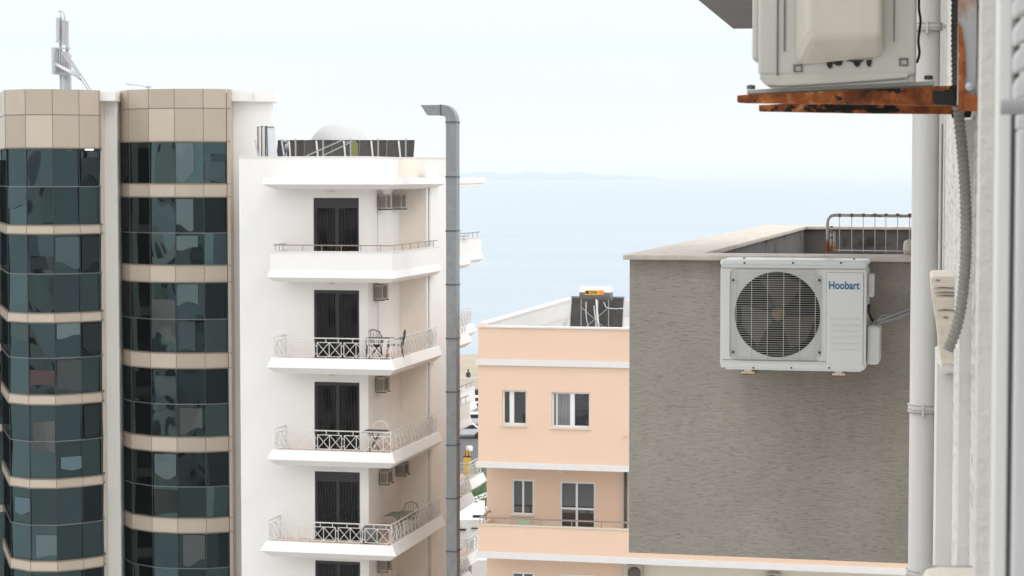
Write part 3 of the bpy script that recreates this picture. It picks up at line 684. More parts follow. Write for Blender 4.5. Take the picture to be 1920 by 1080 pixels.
for k, (mt, s1, s2, s3) in {1: ('black', 'black metal balcony chair beside the dark table', 'black metal chair in front of the dark balcony table', 'small black bistro table on the upper crossed-rail balcony'),
                          2: ('whitepaint', 'white metal chair on the middle balcony', None, 'dark topped table on the balcony with white chair'),
                          3: ('greenfab', 'green woven chair behind the green table', None, 'square green table on the third railed balcony')}.items():
    zf = RZ[k] - .74
    if k == 1:
        bal_table(.45, -.55, zf, M['black'], s3, .34, True); bal_chair(.83, .3, zf, M['black'], s1, math.radians(-70)); bal_chair(.25, -.15, zf, M['black'], s2, math.radians(20))
    elif k == 2:
        bal_table(.45, -.75, zf, M['black'], s3, .36, True); bal_chair(.35, -.1, zf, M['whitepaint'], s1)
    else:
        bal_table(.75, 1.2, zf, M['greenfab'], s3, .42, True); bal_chair(.75, 2.2, zf, M['greenfab'], s1)
sk = MB(lambda a, b, c: W_(.25 + a, -.6 + b, RZ[3] - .74 + c)); sk.lathe((0, 0, 0), [(0, .0), (.24, .02), (.34, .25), (.33, .45), (.2, .62), (0, .64)], 16)
tag(obj('covered_basket', sk, M['tankgrey']), 'round dark grey covered bundle behind the third crossed railing', 'basket')

# roof of the white block: dome, collectors, stacked panels
zd = zroof - .55
dm = MB(); c = at(636, 290, 84); rr_ = 59 * 84 / F
zc_ = at(636, 289, 84).z
dm.lathe((c.x, c.y, zc_), [(rr_ * math.cos(i * math.pi / 28), rr_ * math.sin(i * math.pi / 28)) for i in range(14)] + [(.001, rr_)], 40)
dm.lathe((c.x, c.y, zd), [(rr_ * 1.02, 0), (rr_ * 1.02, zc_ - zd + .02)], 40)
tag(obj('roof_dome', dm, M['dome']), 'pale grey dome behind the dark collectors on the white roof', 'dome')
zp0 = at(640, 293, 70.6).z; prev = None
for i in range(5):
    xa, xb = 521 + i * 51.4, 521 + (i + 1) * 51.4 - 1.0
    VC = 4.6; A = W_.onv(xa, 290, VC)[0]; B = W_.onv(xb, 290, VC)[0]
    zt = W_.onv(xa, 264, VC)[1]
    t_ = thing('solar_collector', ['dark collector beside the leaning pale panels', 'second dark collector from the leaning pale panels', 'middle dark collector of the row on the white roof', 'dark collector beside the green canister', 'rightmost dark collector on the white roof, edge bent'][i], 'solar collector', W_((A + B) / 2, VC, zd), 'row of dark solar collectors on the white roof')
    b_ = MB(W_); b_.add([(A, VC, zt), (B, VC, zt), (B, VC - .3, zd + .05), (A, VC - .3, zd + .05), (A, VC + .05, zt), (B, VC + .05, zt), (B, VC - .25, zd + .05), (A, VC - .25, zd + .05)], [(0, 1, 2, 3), (4, 5, 6, 7), (0, 1, 5, 4), (1, 2, 6, 5), (2, 3, 7, 6), (3, 0, 4, 7)]); obj('backing', b_, M['collector'], t_)
    m_ = MB(W_); q = A + (B - A) * .42; m_.bar((q, VC - .02, zt), (q + .24, VC - .42, zd + .02), .055, .03); obj('white_strut', m_, M['railpaint'], t_)
    m_ = MB(W_); q = A + (B - A) * .78; m_.bar((q, VC - .35, zd), (q, VC - .35, zt + .06), .05); m_.bar((q, VC - .33, zd + .4), (q - .35 if i % 2 else q + .35, VC - .33, zd), .025); obj('post', m_, M['insul'], t_)
    m_ = MB(W_); m_.bar((A, VC - .01, zt + .01), (B, VC - .01, zt + .01), .03); obj('edge_trim', m_, M['black'], t_)
m_ = MB(); 
for a_, b_ in (((575, 292), (643, 262)), ((603, 293), (655, 268)), ((648, 267), (667, 265))): pxbar(m_, a_, b_, 72.2, .04)
tag(obj('scaffold_poles', m_, M['insul']), 'loose grey metal poles leaning across the roof collectors', 'poles')
m_ = MB(); a_ = at(659.5, 293, 72.0); m_.box(a_.x, a_.x + .2, 72, 72.14, a_.z - .4, at(660, 268, 72).z); m_.box(a_.x + .05, a_.x + .14, 72, 72.14, at(660, 268, 72).z, at(660, 265.5, 72).z)
tag(obj('canister', m_, M['green'], None, .03), 'olive green canister standing by the roof collectors', 'canister')
for i, (x_, yb, yt, wd, lab) in enumerate(((510, 293, 238, 15, 'broad pale grey panel leaning in front of its stack'), (500, 293, 237, 4, 'thin edge-on panel next to the broad pale panel'), (493, 293, 237, 4, 'thin panel in the middle of the leaning stack'), (486, 293, 238, 3.5, 'leftmost thin panel of the leaning stack'))):
    A = at(x_ - wd / 2, yb, 71.6 + i * .06); B = at(x_ + wd / 2 - (2 if i == 0 else 0), yt, 71.6 + i * .06); sk_ = -.10
    m_ = MB(); th = .03
    m_.prism([(A.x, A.y, A.z - .35), (A.x + wd * .0176 + (.09 if i == 0 else 0), A.y, A.z - .35), (B.x + sk_ * .3, A.y + .1, B.z), (B.x - wd * .0176 + sk_ * .3 + .02, A.y + .1, B.z)], (0, th, 0))
    o_ = tag(obj('leaning_panel', m_, M['panelgrey' if i == 0 else 'pillar']), lab, 'panel', 'pale panels stacked on the white roof')
    e_ = MB(); e_.bar((A.x - .01, A.y - .01, A.z - .3), (B.x - wd * .0176 + sk_ * .3, A.y + .09, B.z + .01), .03); e_.bar((B.x - wd * .0176 + sk_ * .3, A.y + .09, B.z), (B.x + sk_ * .3, A.y + .09, B.z), .025); obj('frame', e_, M['black'], o_)
m_ = MB()
for a_, b_ in (((528, 263), (533, 293)), ((540, 263), (534, 293)), ((478, 262), (484, 293)), ((527, 262), (541, 266)), ((536, 270), (536, 293))): pxbar(m_, a_, b_, 71.5, .05)
tag(obj('folded_trestle', m_, M['steel']), 'folded grey trestle between the pale panels and the collectors', 'trestle')

# ------------------------------------------------------------------ ventilation duct
DF = Fr(at(836.5, 600, 68.6), TG)
uR = DF.onv(855.5, 600, 0)[0]; vB = DF.onu(862, 600, uR)[0]
dt = thing('ventilation_duct', 'tall square galvanised duct with elbow top beside the white block', 'duct', DF(uR / 2, vB / 2, 0))
zE = DF.onv(845, 229, 0)[1]; zT = DF.onv(845, 196.5, 0)[1]; zLo = DF.onv(815, 216, 0)[1]
d_ = MB(DF); d_.box(0, uR, 0, vB, 0, zE); obj('shaft', d_, M['galv'], dt)
e_ = MB(DF); n_ = 8; cu, cz = DF.onv(832, 229, 0)[0], zE; ri = 0 - cu; ro = uR - cu
ring = []
for i in range(n_ + 1):
    t_ = i / n_ * math.pi / 2; zi = cz + math.sin(t_) * (zLo - zE); zo = cz + math.sin(t_) * (zT - zE)
    ui, uo = cu + ri * math.cos(t_), cu + ro * math.cos(t_)
    ring += [(ui, 0, zi), (uo, 0, zo), (uo, vB, zo), (ui, vB, zi)]
e_.add(ring, [(4 * i + a_, 4 * i + (a_ + 1) % 4, 4 * i + 4 + (a_ + 1) % 4, 4 * i + 4 + a_) for i in range(n_) for a_ in range(4)]); obj('elbow', e_, M['galv'], dt)
uT, uB = DF.onv(788.5, 196.5, 0)[0], DF.onv(801, 217, 0)[0]
o2 = MB(DF); o2.add([(uT, 0, zT), (cu, 0, zT), (cu, 0, zLo), (uB, 0, zLo), (uT, vB, zT), (cu, vB, zT), (cu, vB, zLo), (uB, vB, zLo)], [(0, 1, 2, 3), (4, 5, 6, 7), (0, 1, 5, 4), (2, 3, 7, 6), (0, 3, 7, 4)]); obj('outlet', o2, M['galv'], dt)
for y in (229, 331.5, 433, 534, 635, 735, 835, 935, 1034, 1133):
    z = DF.onv(845, y, 0)[1]; f_ = MB(DF); f_.sweep([(0, 0), (uR, 0), (uR, vB), (0, vB)], [(0.0, z - .02), (.022, z - .02), (.022, z + .02), (0, z + .02)], True); obj('flange', f_, M['flange'], dt)
f_ = MB(DF); f_.box(cu - .02 - .1, cu + .02 - .1, -.012, vB + .01, zLo - .015, zT + .012); obj('flange', f_, M['flange'], dt)

# ------------------------------------------------------------------ peach building
Pf = Fr(at(896.5, 640, 66), TG)
pz = lambda px, py, v=0: Pf.onv(px, py, v)[1]
pu = lambda px, v=0, py=800: Pf.onv(px, py, v)[0]
pe_ = thing('peach_building', 'peach apartment house with white bands and a recessed balcony', 'building', Pf(6, 6, 0))
ZR = pz(896.5, 613.5); b1t, b1b = pz(897, 672.5), pz(897, 684); b2t, b2b = pz(897, 865), pz(897, 875.5); p3t = pz(897, 984); b3t, b3b = pz(897, 1033.5), pz(897, 1045)
UE = pu(1250)
def hole(x0, x1, y0, y1, v, ref=None): 
    a, b = Pf.onv(x0, y1, v), Pf.onv(x1, y0, v); return (a[0], b[0], Pf.onv((x0 + x1) / 2, y1, v)[1], Pf.onv((x0 + x1) / 2, y0, v)[1])
h1 = hole(941.5, 987.5, 732, 797, 0); h2 = hole(1034, 1106.5, 735.5, 802, 0)
m = MB(Pf); wall_holes(m, 0, UE, 0, b2b, ZR, [h1, h2], .22)
m.box(0, .25, .004, 14, b2b, ZR + .09); m.box(0.002, UE, .25, 14, b2b + .01, ZR - .52); m.add([(0.25, .25, ZR - .52), (UE, .25, ZR - .52), (UE, .25, ZR), (.25, .25, ZR)], [(0, 1, 2, 3)])
obj('wall', m, M['peach'], pe_)
m = MB(Pf); m.box(-.04, UE, -.05, .27, ZR, ZR + .05); m.box(-.04, .30, .28, 14, ZR + .09, ZR + .14); obj('roof_coping', m, M['peachband'], pe_)
m = MB(Pf); m.box(.252, .262, .25, 14, ZR - .515, ZR + .088); m.box(.3, UE, 13.7, 14.0, ZR - .5, ZR + .08); obj('parapet_lining', m, M['pillar'], pe_); m = MB(Pf); m.box(.262, UE - .1, .3, 13.7, ZR - .517, ZR - .505); obj('roof_deck', m, M['concrete'], pe_)
for zt, zb in ((b1t, b1b),):
    m = MB(Pf); m.box(-.06, UE, -.08, -.004, zb, zt); m.box(-.07, -.004, -.08, 14, zb, zt); obj('band', m, M['peachband'], pe_)
m = MB(Pf); m.box(-.06, UE, -.08, 1.6, b2b - .003, b2t); obj('band', m, M['peachband'], pe_)
vr = 1.35; uLr = pu(912.5, vr, 900); uRr = pu(1168, vr, 900)
h3 = hole(960, 1001.5, 899, 965, vr); h4 = hole(1050, 1116.5, 903.5, 995, vr); h4 = (h4[0], h4[1], h4[2] - .12, h4[3])
h5 = hole(960, 1001.5, 1073, 1140, vr); h6 = hole(1051, 1117, 1078, 1165, vr)
m = MB(Pf); wall_holes(m, uLr, uRr, vr, 0, b2b - .004, [h3, h4, h5, h6], .14)
m.box(uLr, uLr + .2, vr + .16, 14, 0, b2b - .01); obj('recess_wall', m, M['peach'], pe_)
m = MB(Pf); m.box(uRr + .02, 40, vr - .0, vr + .3, 0, b3b - .02); m.box(uRr + .02, uRr + .4, vr - .02, vr - .001, 0, b2b - .006); obj('side_wall', m, M['cream'], pe_)
m = MB(Pf); m.box(0, 30, 0, .14, b3b + .02, p3t); m.box(0, .14, .141, vr, b3b + .02, p3t); obj('balcony', m, M['peach'], pe_); 
bal = m
m = MB(Pf); m.box(-.06, 30, -.08, vr + .2, b3b, b3t); ob = obj('band', m, M['peachband'], pe_)
m = MB(Pf); m.box(-.02, 30, -.03, .16, p3t, p3t + .035); obj('balcony_coping', m, M['stone'], pe_)
m = MB(Pf); zz = Pf.onv(900, 970, .07)[1]
m.bar((0.02, .07, zz), (28, .07, zz), .045); m.bar((.05, .07, zz), (.05, vr, zz), .045)
for x in (900, 906, 960, 1015.5, 1072, 1127.6, 1169, 1225, 1280): u_ = pu(x, .07, 980); m.bar((u_, .07, p3t), (u_, .07, zz), .03)
obj('railing', m, M['inox'], pe_)
def window(h, v, splits, matp='pane', sill=True, dep=.10, fw=.055, fm='pvc', trans=None):
    a, b, c, d = h; f = MB(Pf)
    f.box(a, a + fw, v + dep, v + dep + .06, c, d); f.box(b - fw, b, v + dep, v + dep + .06, c, d); f.box(a + fw, b - fw, v + dep, v + dep + .06, c, c + fw); f.box(a + fw, b - fw, v + dep, v + dep + .06, d - fw, d)
    for s0, s1 in splits: f.box(a + (b - a) * s0, a + (b - a) * s1, v + dep - .01, v + dep + .055, c + fw, d - fw)
    if trans: f.box(a + fw, b - fw, v + dep - .015, v + dep + .052, c + trans, c + trans + .06)
    fo = obj('window', f, M[fm], pe_)
    e = [a + fw] + [x for s in splits for x in (a + (b - a) * s[0], a + (b - a) * s[1])] + [b - fw]
    mts = matp if isinstance(matp, (list, tuple)) else [matp] * 4
    for i in range(0, len(e), 2):
        obj('pane', MB(Pf).add([(e[i], v + dep + .03, c + fw), (e[i + 1], v + dep + .03, c + fw), (e[i + 1], v + dep + .03, d - fw), (e[i], v + dep + .03, d - fw)], [(0, 1, 2, 3)]), M[mts[i // 2]], fo)
    if sill: obj('sill', MB(Pf).box(a - .03, b + .03, v - .05, v + dep, c - .05, c - .002), M['stone' if not sill == 2 else 'peach'], fo)
window(h1, 0, [(.28, .46)]); window(h2, 0, [(.11, .14), (.47, .585)], ['paler', 'paler', 'pane'])
window(h3, vr, [(.46, .54)], fm='pvc', dep=.03); window(h4, vr, [(.44, .5)], sill=False, dep=.03, trans=.78)
window(h5, vr, [(.46, .54)], dep=.03); window(h6, vr, [(.44, .5)], sill=False, dep=.03)
for px_, py_, zc2 in ((1050, 880, b2b), (1056, 1053, b3b)):
    u_ = pu(px_, .7, py_); l = MB(Pf); l.lathe((u_, .7, zc2 - .22), [(0, 0), (.07, .015), (.115, .07), (.12, .13), (.09, .2), (.07, .22)], 16); obj('ceiling_lamp', l, M['globe'], pe_)
m = MB(Pf); q = pu(1173, vr - .1, 930); m.tube([(q, vr - .1, b3t), (q, vr - .1, b2b)], .05, 8); obj('drain_pipe', m, M['bolt'], pe_)
m = MB(Pf); m.tube([(pu(1176, -.05, 820), -.06, pz(1176, 817)), (pu(1169, -.05, 820), -.06, pz(1169, 817))], .03, 6); obj('spout', m, M['peach'], pe_)
gc = thing('plastic_chair', 'pale green plastic chair behind the peach balcony rail', 'chair', Pf(pu(979, .8, 980), .8, b3t))
def GT(a, b, c): return Pf(pu(979, .8, 980) + a, .8 + b, b3t + c)
m = MB(GT); m.box(-.24, .24, -.2, .25, .40, .45); obj('seat', m, M['mint'], gc, .02); m = MB(GT); zt_ = Pf.onv(979, 974, 1.0)[1] - b3t; m.add([(-.22, .22, .44), (.22, .22, .44), (.19, .32, zt_), (-.19, .32, zt_), (-.22, .25, .44), (.22, .25, .44), (.19, .35, zt_), (-.19, .35, zt_)], [(0, 1, 2, 3), (4, 5, 6, 7), (0, 1, 5, 4), (1, 2, 6, 5), (2, 3, 7, 6), (3, 0, 4, 7)]); obj('backrest', m, M['mint'], gc, .01)
for a_, b_ in ((-1, -1), (1, -1), (-1, 1), (1, 1)): m = MB(GT); m.bar((a_ * .2, b_ * .18, .42), (a_ * .23, b_ * .21, 0), .035); obj('leg', m, M['mint'], gc)
# air conditioners under the lowest peach band
def wall_ac(px0, px1, y0, label):
    v = vr - .30; a = pu(px0, v, 1070); b = pu(px1, v, 1070); z1 = Pf.onv(px0, y0, v)[1]; z0 = z1 - .55
    t_ = thing('air_conditioner', label, 'air conditioner', Pf((a + b) / 2, v, z0)); m = MB(Pf); m.box(a, b, v, v + .27, z0, z1); obj('casing', m, M['acsmall'], t_, .02)
    m = MB(Pf); c_ = (a * .55 + b * .45); m.lathe((c_, v - .005, (z0 + z1) / 2), [(0, 0), (.21, 0), (.21, .02)], 20, 'v'); obj('fan_grille', m, M['acgrille'], t_)
wall_ac(1177, 1204, 1058, 'beige air conditioner under the white band below the grey wall')
wall_ac(1437, 1462, 1074, 'dark air conditioner tucked under the white band further right')
# solar water heater
TF = Fr(at(1070, 600, 70), TG); hz = lambda px, py, v=0: TF.onv(px, py, v)
wh = thing('water_heater', 'solar water heater with orange label on the peach roof', 'water heater', TF(.9, .6, ZR - .5))
zb_ = ZR - .5; rt = .23; a = hz(1086, 552, -.15)[0]; b = hz(1144.5, 552, -.15)[0]; ztk = hz(1115, 551, -.15)[1]
def tank(m, a0, a1, lo, hi, r=rt):
    n = 20; ps = []
    for u_ in (a0, a1):
        for i in range(n + 1): t_ = math.radians(lo + (hi - lo) * i / n); ps.append((u_, -.15 + .25 - r * math.cos(t_), ztk + r * math.sin(t_)))
    fs = [(i, i + 1, i + n + 2, i + n + 1) for i in range(n)]
    for k_ in (0, n + 1): fs.append(tuple(k_ + i for i in range(n + 1)))
    m.add(ps, fs); return m
obj('tank_top', tank(MB(TF), a, b, 12, 168), M['whitepaint'], wh); obj('tank_belly', tank(MB(TF), a, b, -192, 12, rt + .003), M['tankgrey'], wh)
vl = -.15 + .25 - rt - .012; la, lb = hz(1097, 548, vl)[0], hz(1132, 548, vl)[0]; zl0, zl1 = hz(1110, 552.8, vl)[1], hz(1110, 544, vl)[1]
lab_ = obj('label', MB(TF).box(la, lb, vl - .006, vl + .02, zl0, zl1), M['yellow'], wh)
obj('label_mark', MB(TF).box(la + .02, la + .13, vl - .014, vl - .008, zl0 + .03, zl1 - .03), M['black'], lab_)
obj('label_end', MB(TF).box(lb - .16, lb - .004, vl - .012, vl - .0065, zl0 + .004, zl1 - .004), M['orange'], lab_)
def text(body, name, mat, parent, fr, u0, v, z0, width, height, ext=.002, shear=0):
    cu_ = bpy.data.curves.new(name, 'FONT'); cu_.body = body; cu_.size = 1; cu_.extrude = 0.01; cu_.shear = shear; cu_.offset = 0.022
    to = bpy.data.objects.new(name, cu_); COL.objects.link(to); bpy.context.view_layer.update()
    me = bpy.data.meshes.new_from_object(to.evaluated_get(bpy.context.evaluated_depsgraph_get())); bpy.data.objects.remove(to)
    xs = [q.co.x for q in me.vertices]; ys = [q.co.y for q in me.vertices]; X0, X1, Y0, Y1 = min(xs), max(xs), min(ys), max(ys)
    m = MB(fr); m.v = [fr(u0 + (q.co.x - X0) / (X1 - X0) * width, v - q.co.z * ext * 50, z0 + (q.co.y - Y0) / (Y1 - Y0) * height) for q in me.vertices]
    m.f = [tuple(p.vertices) for p in me.polygons]; m.sm = [False] * len(m.f); return obj(name, m, mat, parent)
text('ZONA', 'lettering', M['black'], lab_, TF, la + .15, vl - .012, zl0 + .03, .26, (zl1 - zl0) - .055, .002, .2)
for xa, xb in ((1071.5, 1120), (1121.5, 1171)):
    m = MB(TF); A, B = hz(xa, 590, .9)[0], hz(xb, 590, .9)[0]; ztp = hz(1100, 557, .9)[1]
    m.add([(A, .9, ztp), (B, .9, ztp), (B + .03, .35, zb_), (A + .03, .35, zb_), (A, .98, ztp), (B, .98, ztp), (B + .03, .43, zb_), (A + .03, .43, zb_)], [(0, 1, 2, 3), (4, 5, 6, 7), (0, 1, 5, 4), (1, 2, 6, 5), (2, 3, 7, 6), (3, 0, 4, 7)])
    po = obj('collector', m, M['collector'], wh)
    m = MB(TF); m.bar((A, .89, ztp - .0), (B, .89, ztp), .06); obj('rim', m, M['galv'], po)
    for q in (A, B): m = MB(TF); m.bar((q, .89, ztp), (q + .03, .34, zb_), .04); obj('side_trim', m, M['steel'], po)
m = MB(TF); sa, sb_ = hz(1089.5, 590, -.05)[0], hz(1141, 590, -.05)[0]
for q in (sa, sb_): m.bar((q, -.05, zb_), (q, -.05, ztk - .1), .028)
m.bar((sa, -.05, ztk - .45), (sb_, -.05, zb_ + .1), .025); m.bar((sb_, -.05, ztk - .45), (sa, -.05, zb_ + .1), .025); obj('stand', m, M['insul'], wh)
m = MB(TF); h_ = lambda x, y: (hz(x, y, -.1)[0], -.1, hz(x, y, -.1)[1])
m.tube([h_(1118, 561), h_(1119.5, 580), h_(1121, 598), h_(1123, 618)], .028, 8); obj('white_pipe', m, M['whitepaint'], wh)
m = MB(TF); m.tube([h_(1099, 566), h_(1098.5, 585), h_(1100, 600), h_(1104, 616)], .016, 6); m.tube([h_(1132, 566), h_(1136, 576), h_(1142, 578), h_(1155, 579), h_(1170, 578)], .015, 6); m.tube([h_(1114, 573), h_(1115, 590), h_(1119, 612)], .02, 6); obj('water_hose', m, M['panelgrey'], wh)
m = MB(Pf); m.bar(tuple((pu(1046, 12, 590), 12, ZR - .5)), (pu(1046, 12, 590), 12, ZR + .1), .04)
for i in range(4): m.bar((pu(1056 + i * 3, 5, 605), 5, ZR - .5), (pu(1064 - i * 4, 5, 605), 5.1, ZR - .02 - i * .05), .04)
tag(obj('roof_rods', m, M['pillar']), 'small heap of rods beside the water heater on the roof', 'rods')

# ------------------------------------------------------------------ grey terrace box
G = Fr(at(1180, 700, 11.9), TG)
gz = lambda px, py, v=0: G.onv(px, py, v)
zt = gz(1180, 487)[1]; zb = gz(1180, 1036)[1]; L = 7.35; UG = 2.4; th = .34
ter = thing('terrace', 'grey stucco terrace parapet box with stone coping', 'terrace', G(1.2, 3.6, zb))
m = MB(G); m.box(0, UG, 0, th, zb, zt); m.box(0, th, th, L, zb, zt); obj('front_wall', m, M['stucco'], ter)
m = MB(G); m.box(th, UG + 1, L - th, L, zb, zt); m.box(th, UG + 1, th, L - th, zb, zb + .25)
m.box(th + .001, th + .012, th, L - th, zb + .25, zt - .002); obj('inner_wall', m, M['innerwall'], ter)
m = MB(G); m.box(-.035, UG, -.035, th + .03, zt + .001, zt + .029); obj('coping', m, M['coping'], ter, .008)
m = MB(G); m.box(-.035, th + .03, th + .034, L + .03, zt + .001, zt + .029); obj('coping', m, M['coping'], ter, .006)
m = MB(G); m.box(th + .034, UG + 1, L - th - .03, L + .03, zt + .001, zt + .029); obj('coping', m, M['coping'], ter, .006)
# low gate of galvanised rods on the coping
gt = thing('low_gate', 'galvanised barrier of thin rods with rust spots on the coping', 'gate', G(1.7, .17, zt + .03))
gv = .17; g2 = lambda x, y: (gz(x, y, gv)[0], gv, gz(x, y, gv)[1])
m = MB(G); pts = [g2(1551.5, 474), g2(1551.5, 420), g2(1553, 411), g2(1558, 405), g2(1566, 403.5)] + [g2(x, 403.5 + (x - 1566) * .012) for x in (1600, 1650, 1700, 1800)]
m.tube(pts, .0085, 10); obj('frame', m, M['rustrail'], gt)
m = MB(G); m.tube([g2(1558, 470), g2(1558.5, 432)], .008, 8); m.tube([g2(1564, 470), g2(1564, 434)], .008, 8); obj('hinge_post', m, M['rustrail'], gt)
m = MB(G)
for x in (1574, 1597, 1618.5, 1640.5, 1661, 1683, 1705.5, 1727, 1749): m.tube([g2(x, 473), g2(x, 404)], .0022, 6)
m.tube([g2(1564, 469), g2(1800, 472)], .0032, 6); obj('rods', m, M['wire'], gt)
m = MB(G)
for x in (1574, 1597, 1618.5, 1640.5, 1661, 1683, 1705.5): a = g2(x - 3.2, 403.6); b = g2(x + 3.2, 403.7); m.tube([a, b], .0098, 8)
for y in (424, 433, 444, 462): m.tube([g2(1559, y), g2(1559, y + 3)], .0098, 8)
obj('rust_joint', m, plain('dull_rust', (0.24, .13, .075), .8, var=.3, scale=30), gt)
m = MB(G); m.lathe((gz(1706, 458, .3)[0], .3, zt + .03), [(0, 0), (.03, .0), (.038, .03), (.033, .075), (.01, .085)], 10); tag(obj('stone_knob', m, M['stone']), 'small rounded stone standing on the coping by the downpipe', 'stone')

# ------------------------------------------------------------------ the Hoobart air conditioner
fv = -.43; A_ = lambda px, py: gz(px, py, fv)
u0, _ = A_(1350.5, 590); u1_, _ = A_(1623.5, 590); zlo = A_(1480, 689)[1]; zhi = A_(1480, 487.5)[1]
ac = thing('outdoor_air_conditioner', 'white outdoor air conditioner with round fan grille on the grey wall', 'air conditioner', G((u0 + u1_) / 2, -.2, zlo))
fcx, fcz = A_(1457, 590); fr_ = (A_(1537, 590)[0] - A_(1376, 590)[0]) / 2
g0, g1 = A_(1368, 590)[0], A_(1540.5, 590)[0]; gz0, gz1 = A_(1450, 677)[1], A_(1450, 504)[1]
# casing: front with recessed square and round hole
def rsq(a, b, c, d, r, n=64, cx=None, cz=None):
    cx = (a + b) / 2 if cx is None else cx; cz = (c + d) / 2 if cz is None else cz; res = []
    for i in range(n):
        t_ = 2 * math.pi * i / n; dx_, dz_ = math.cos(t_), math.sin(t_)
        s_ = min(((b - cx) / dx_ if dx_ > 1e-9 else (a - cx) / dx_ if dx_ < -1e-9 else 9e9), ((d - cz) / dz_ if dz_ > 1e-9 else (c - cz) / dz_ if dz_ < -1e-9 else 9e9))
        x_, z_ = cx + dx_ * s_, cz + dz_ * s_
        qx = min(max(x_, a + r), b - r); qz = min(max(z_, c + r), d - r); v_ = Vector((x_ - qx, z_ - qz))
        if v_.length > r and abs(x_ - qx) > 1e-6 and abs(z_ - qz) > 1e-6: v_ = v_.normalized() * r; x_, z_ = qx + v_.x, qz + v_.y
        res.append((x_, z_))
    return res
n = 96; rec = .012
outer = rsq(u0, u1_, zlo + .0, zhi - .03, .002, n, fcx, fcz); sq = rsq(g0, g1, gz0, gz1, .035, n, fcx, fcz); ci = [(fcx + fr_ * math.cos(2 * math.pi * i / n), fcz + fr_ * math.sin(2 * math.pi * i / n)) for i in range(n)]
m = MB(G); rows = [[(x, fv, z) for x, z in outer], [(x, fv, z) for x, z in sq], [(x, fv + rec, z) for x, z in sq], [(x, fv + rec, z) for x, z in ci], [(x, fv + .12, z) for x, z in ci]]
m.add([p for r_ in rows for p in r_], [(j * n + i, j * n + (i + 1) % n, (j + 1) * n + (i + 1) % n, (j + 1) * n + i) for j in range(4) for i in range(n)])
m.add([(x, fv, z) for x, z in outer] + [(x, fv + .33, z) for x, z in outer], [(i, (i + 1) % n, (i + 1) % n + n, i + n) for i in range(n)] + [tuple(range(n, 2 * n))])
obj('casing', m, M['ac'], ac)
m = MB(G); m.box(u0 - .003, u1_ + .003, fv - .004, fv + .34, zhi - .034, zhi); obj('lid', m, M['ac'], ac, .016, 4)
m = MB(G); m.box(u0 + .004, u1_ - .004, fv - .007, fv + .33, zlo - .006, zlo + .022); m.box(u0 + .03, u1_ - .02, fv - .005, fv + .3, zlo - .016, zlo - .005); obj('base_pan', m, M['ac'], ac, .004)
m = MB(G); m.lathe((fcx, fv + .11, fcz), [(0, .012), (fr_ * 1.0, .012), (fr_, -.1)], 48, 'v'); obj('fan_housing', m, M['cavity'], ac)
m = MB(G); m.box(u0 + .01, u1_ - .01, fv - .0035, fv + .02, zhi - .047, zhi - .043); m.box(u0 + .015, u1_ - .015, fv - .003, fv + .02, zlo + .034, zlo + .037); obj('front_crease', m, M['insul'], ac)
# fan
for k in range(3):
    t0 = math.radians(78 + 120 * k); pts = []; rws = 8
    for i in range(rws + 1):
        r_ = .045 + (fr_ * .90 - .045) * i / rws; sw = .25 * i / rws
        for s_, vv in ((-.52 - sw * .3, .022), (0, .0), (.55 + sw, -.022)): t_ = t0 + s_ * (1 - .12 * i / rws); pts.append((fcx + r_ * math.cos(t_), fv + .070 + vv, fcz + r_ * math.sin(t_)))
    m = MB(G); m.add(pts, [(3 * i + a, 3 * i + a + 1, 3 * i + a + 4, 3 * i + a + 3) for i in range(rws) for a in range(2)], True); obj('fan_blade', m, M['blade'], ac)
m = MB(G); m.lathe((fcx, fv + .040, fcz), [(.0, .0), (.03, .004), (.036, .02), (.036, .06)], 24, 'v'); obj('fan_hub', m, M['hub'], ac)
# wire grille
m = MB(G); s0, s1 = A_(1371.5, 590)[0], A_(1538.5, 590)[0]; nb = 41
for i in range(nb):
    z = gz0 + .010 + (gz1 - gz0 - .020) * i / (nb - 1); mar = .028 if i in (0, nb - 1) else .018 if i in (1, nb - 2) else 0
    m.tube([(s0 + mar, fv - .008, z), (s1 - mar, fv - .008, z)], .00125, 6)
for x in (1380.5, 1409.6, 1439.4, 1469.6, 1499.8, 1529):
    u_ = A_(x, 590)[0]; m.tube([(u_, fv - .0115, gz0 + .012), (u_, fv - .0115, gz1 - .012)], .0017, 6); 
m.tube([(s0, fv - .008, gz0 + .03), (s0, fv - .008, gz1 - .03)], .0022, 6); m.tube([(s1, fv - .008, gz0 + .03), (s1, fv - .008, gz1 - .03)], .0022, 6)
obj('wire_grille', m, M['wire'], ac)
m = MB(G)
for x, y in ((1374.5, 525), (1536.5, 525.5), (1374.5, 660), (1536.5, 661)): a, z = A_(x, y); m.lathe((a, fv - .013, z), [(0, 0), (.006, .001), (.007, .006), (.007, .02)], 10, 'v')
for x in (1396, 1487, 1577): a, z = A_(x, 493); m.lathe((a, fv - .008, z), [(0, 0), (.005, .001), (.006, .003), (.006, .01)], 10, 'v')
for x in (1413, 1484, 1555): a, z = A_(x, 689.5); m.lathe((a, fv - .011, z), [(0, 0), (.005, .001), (.005, .006)], 10, 'v')
for x, v_ in ((1390, -.3), (1598, -.28)): a = A_(x, 480)[0]; m.lathe((a, v_, zhi - .001), [(.008, 0), (.007, .006), (0, .008)], 10)
obj('screws', m, M['bolt'], ac)
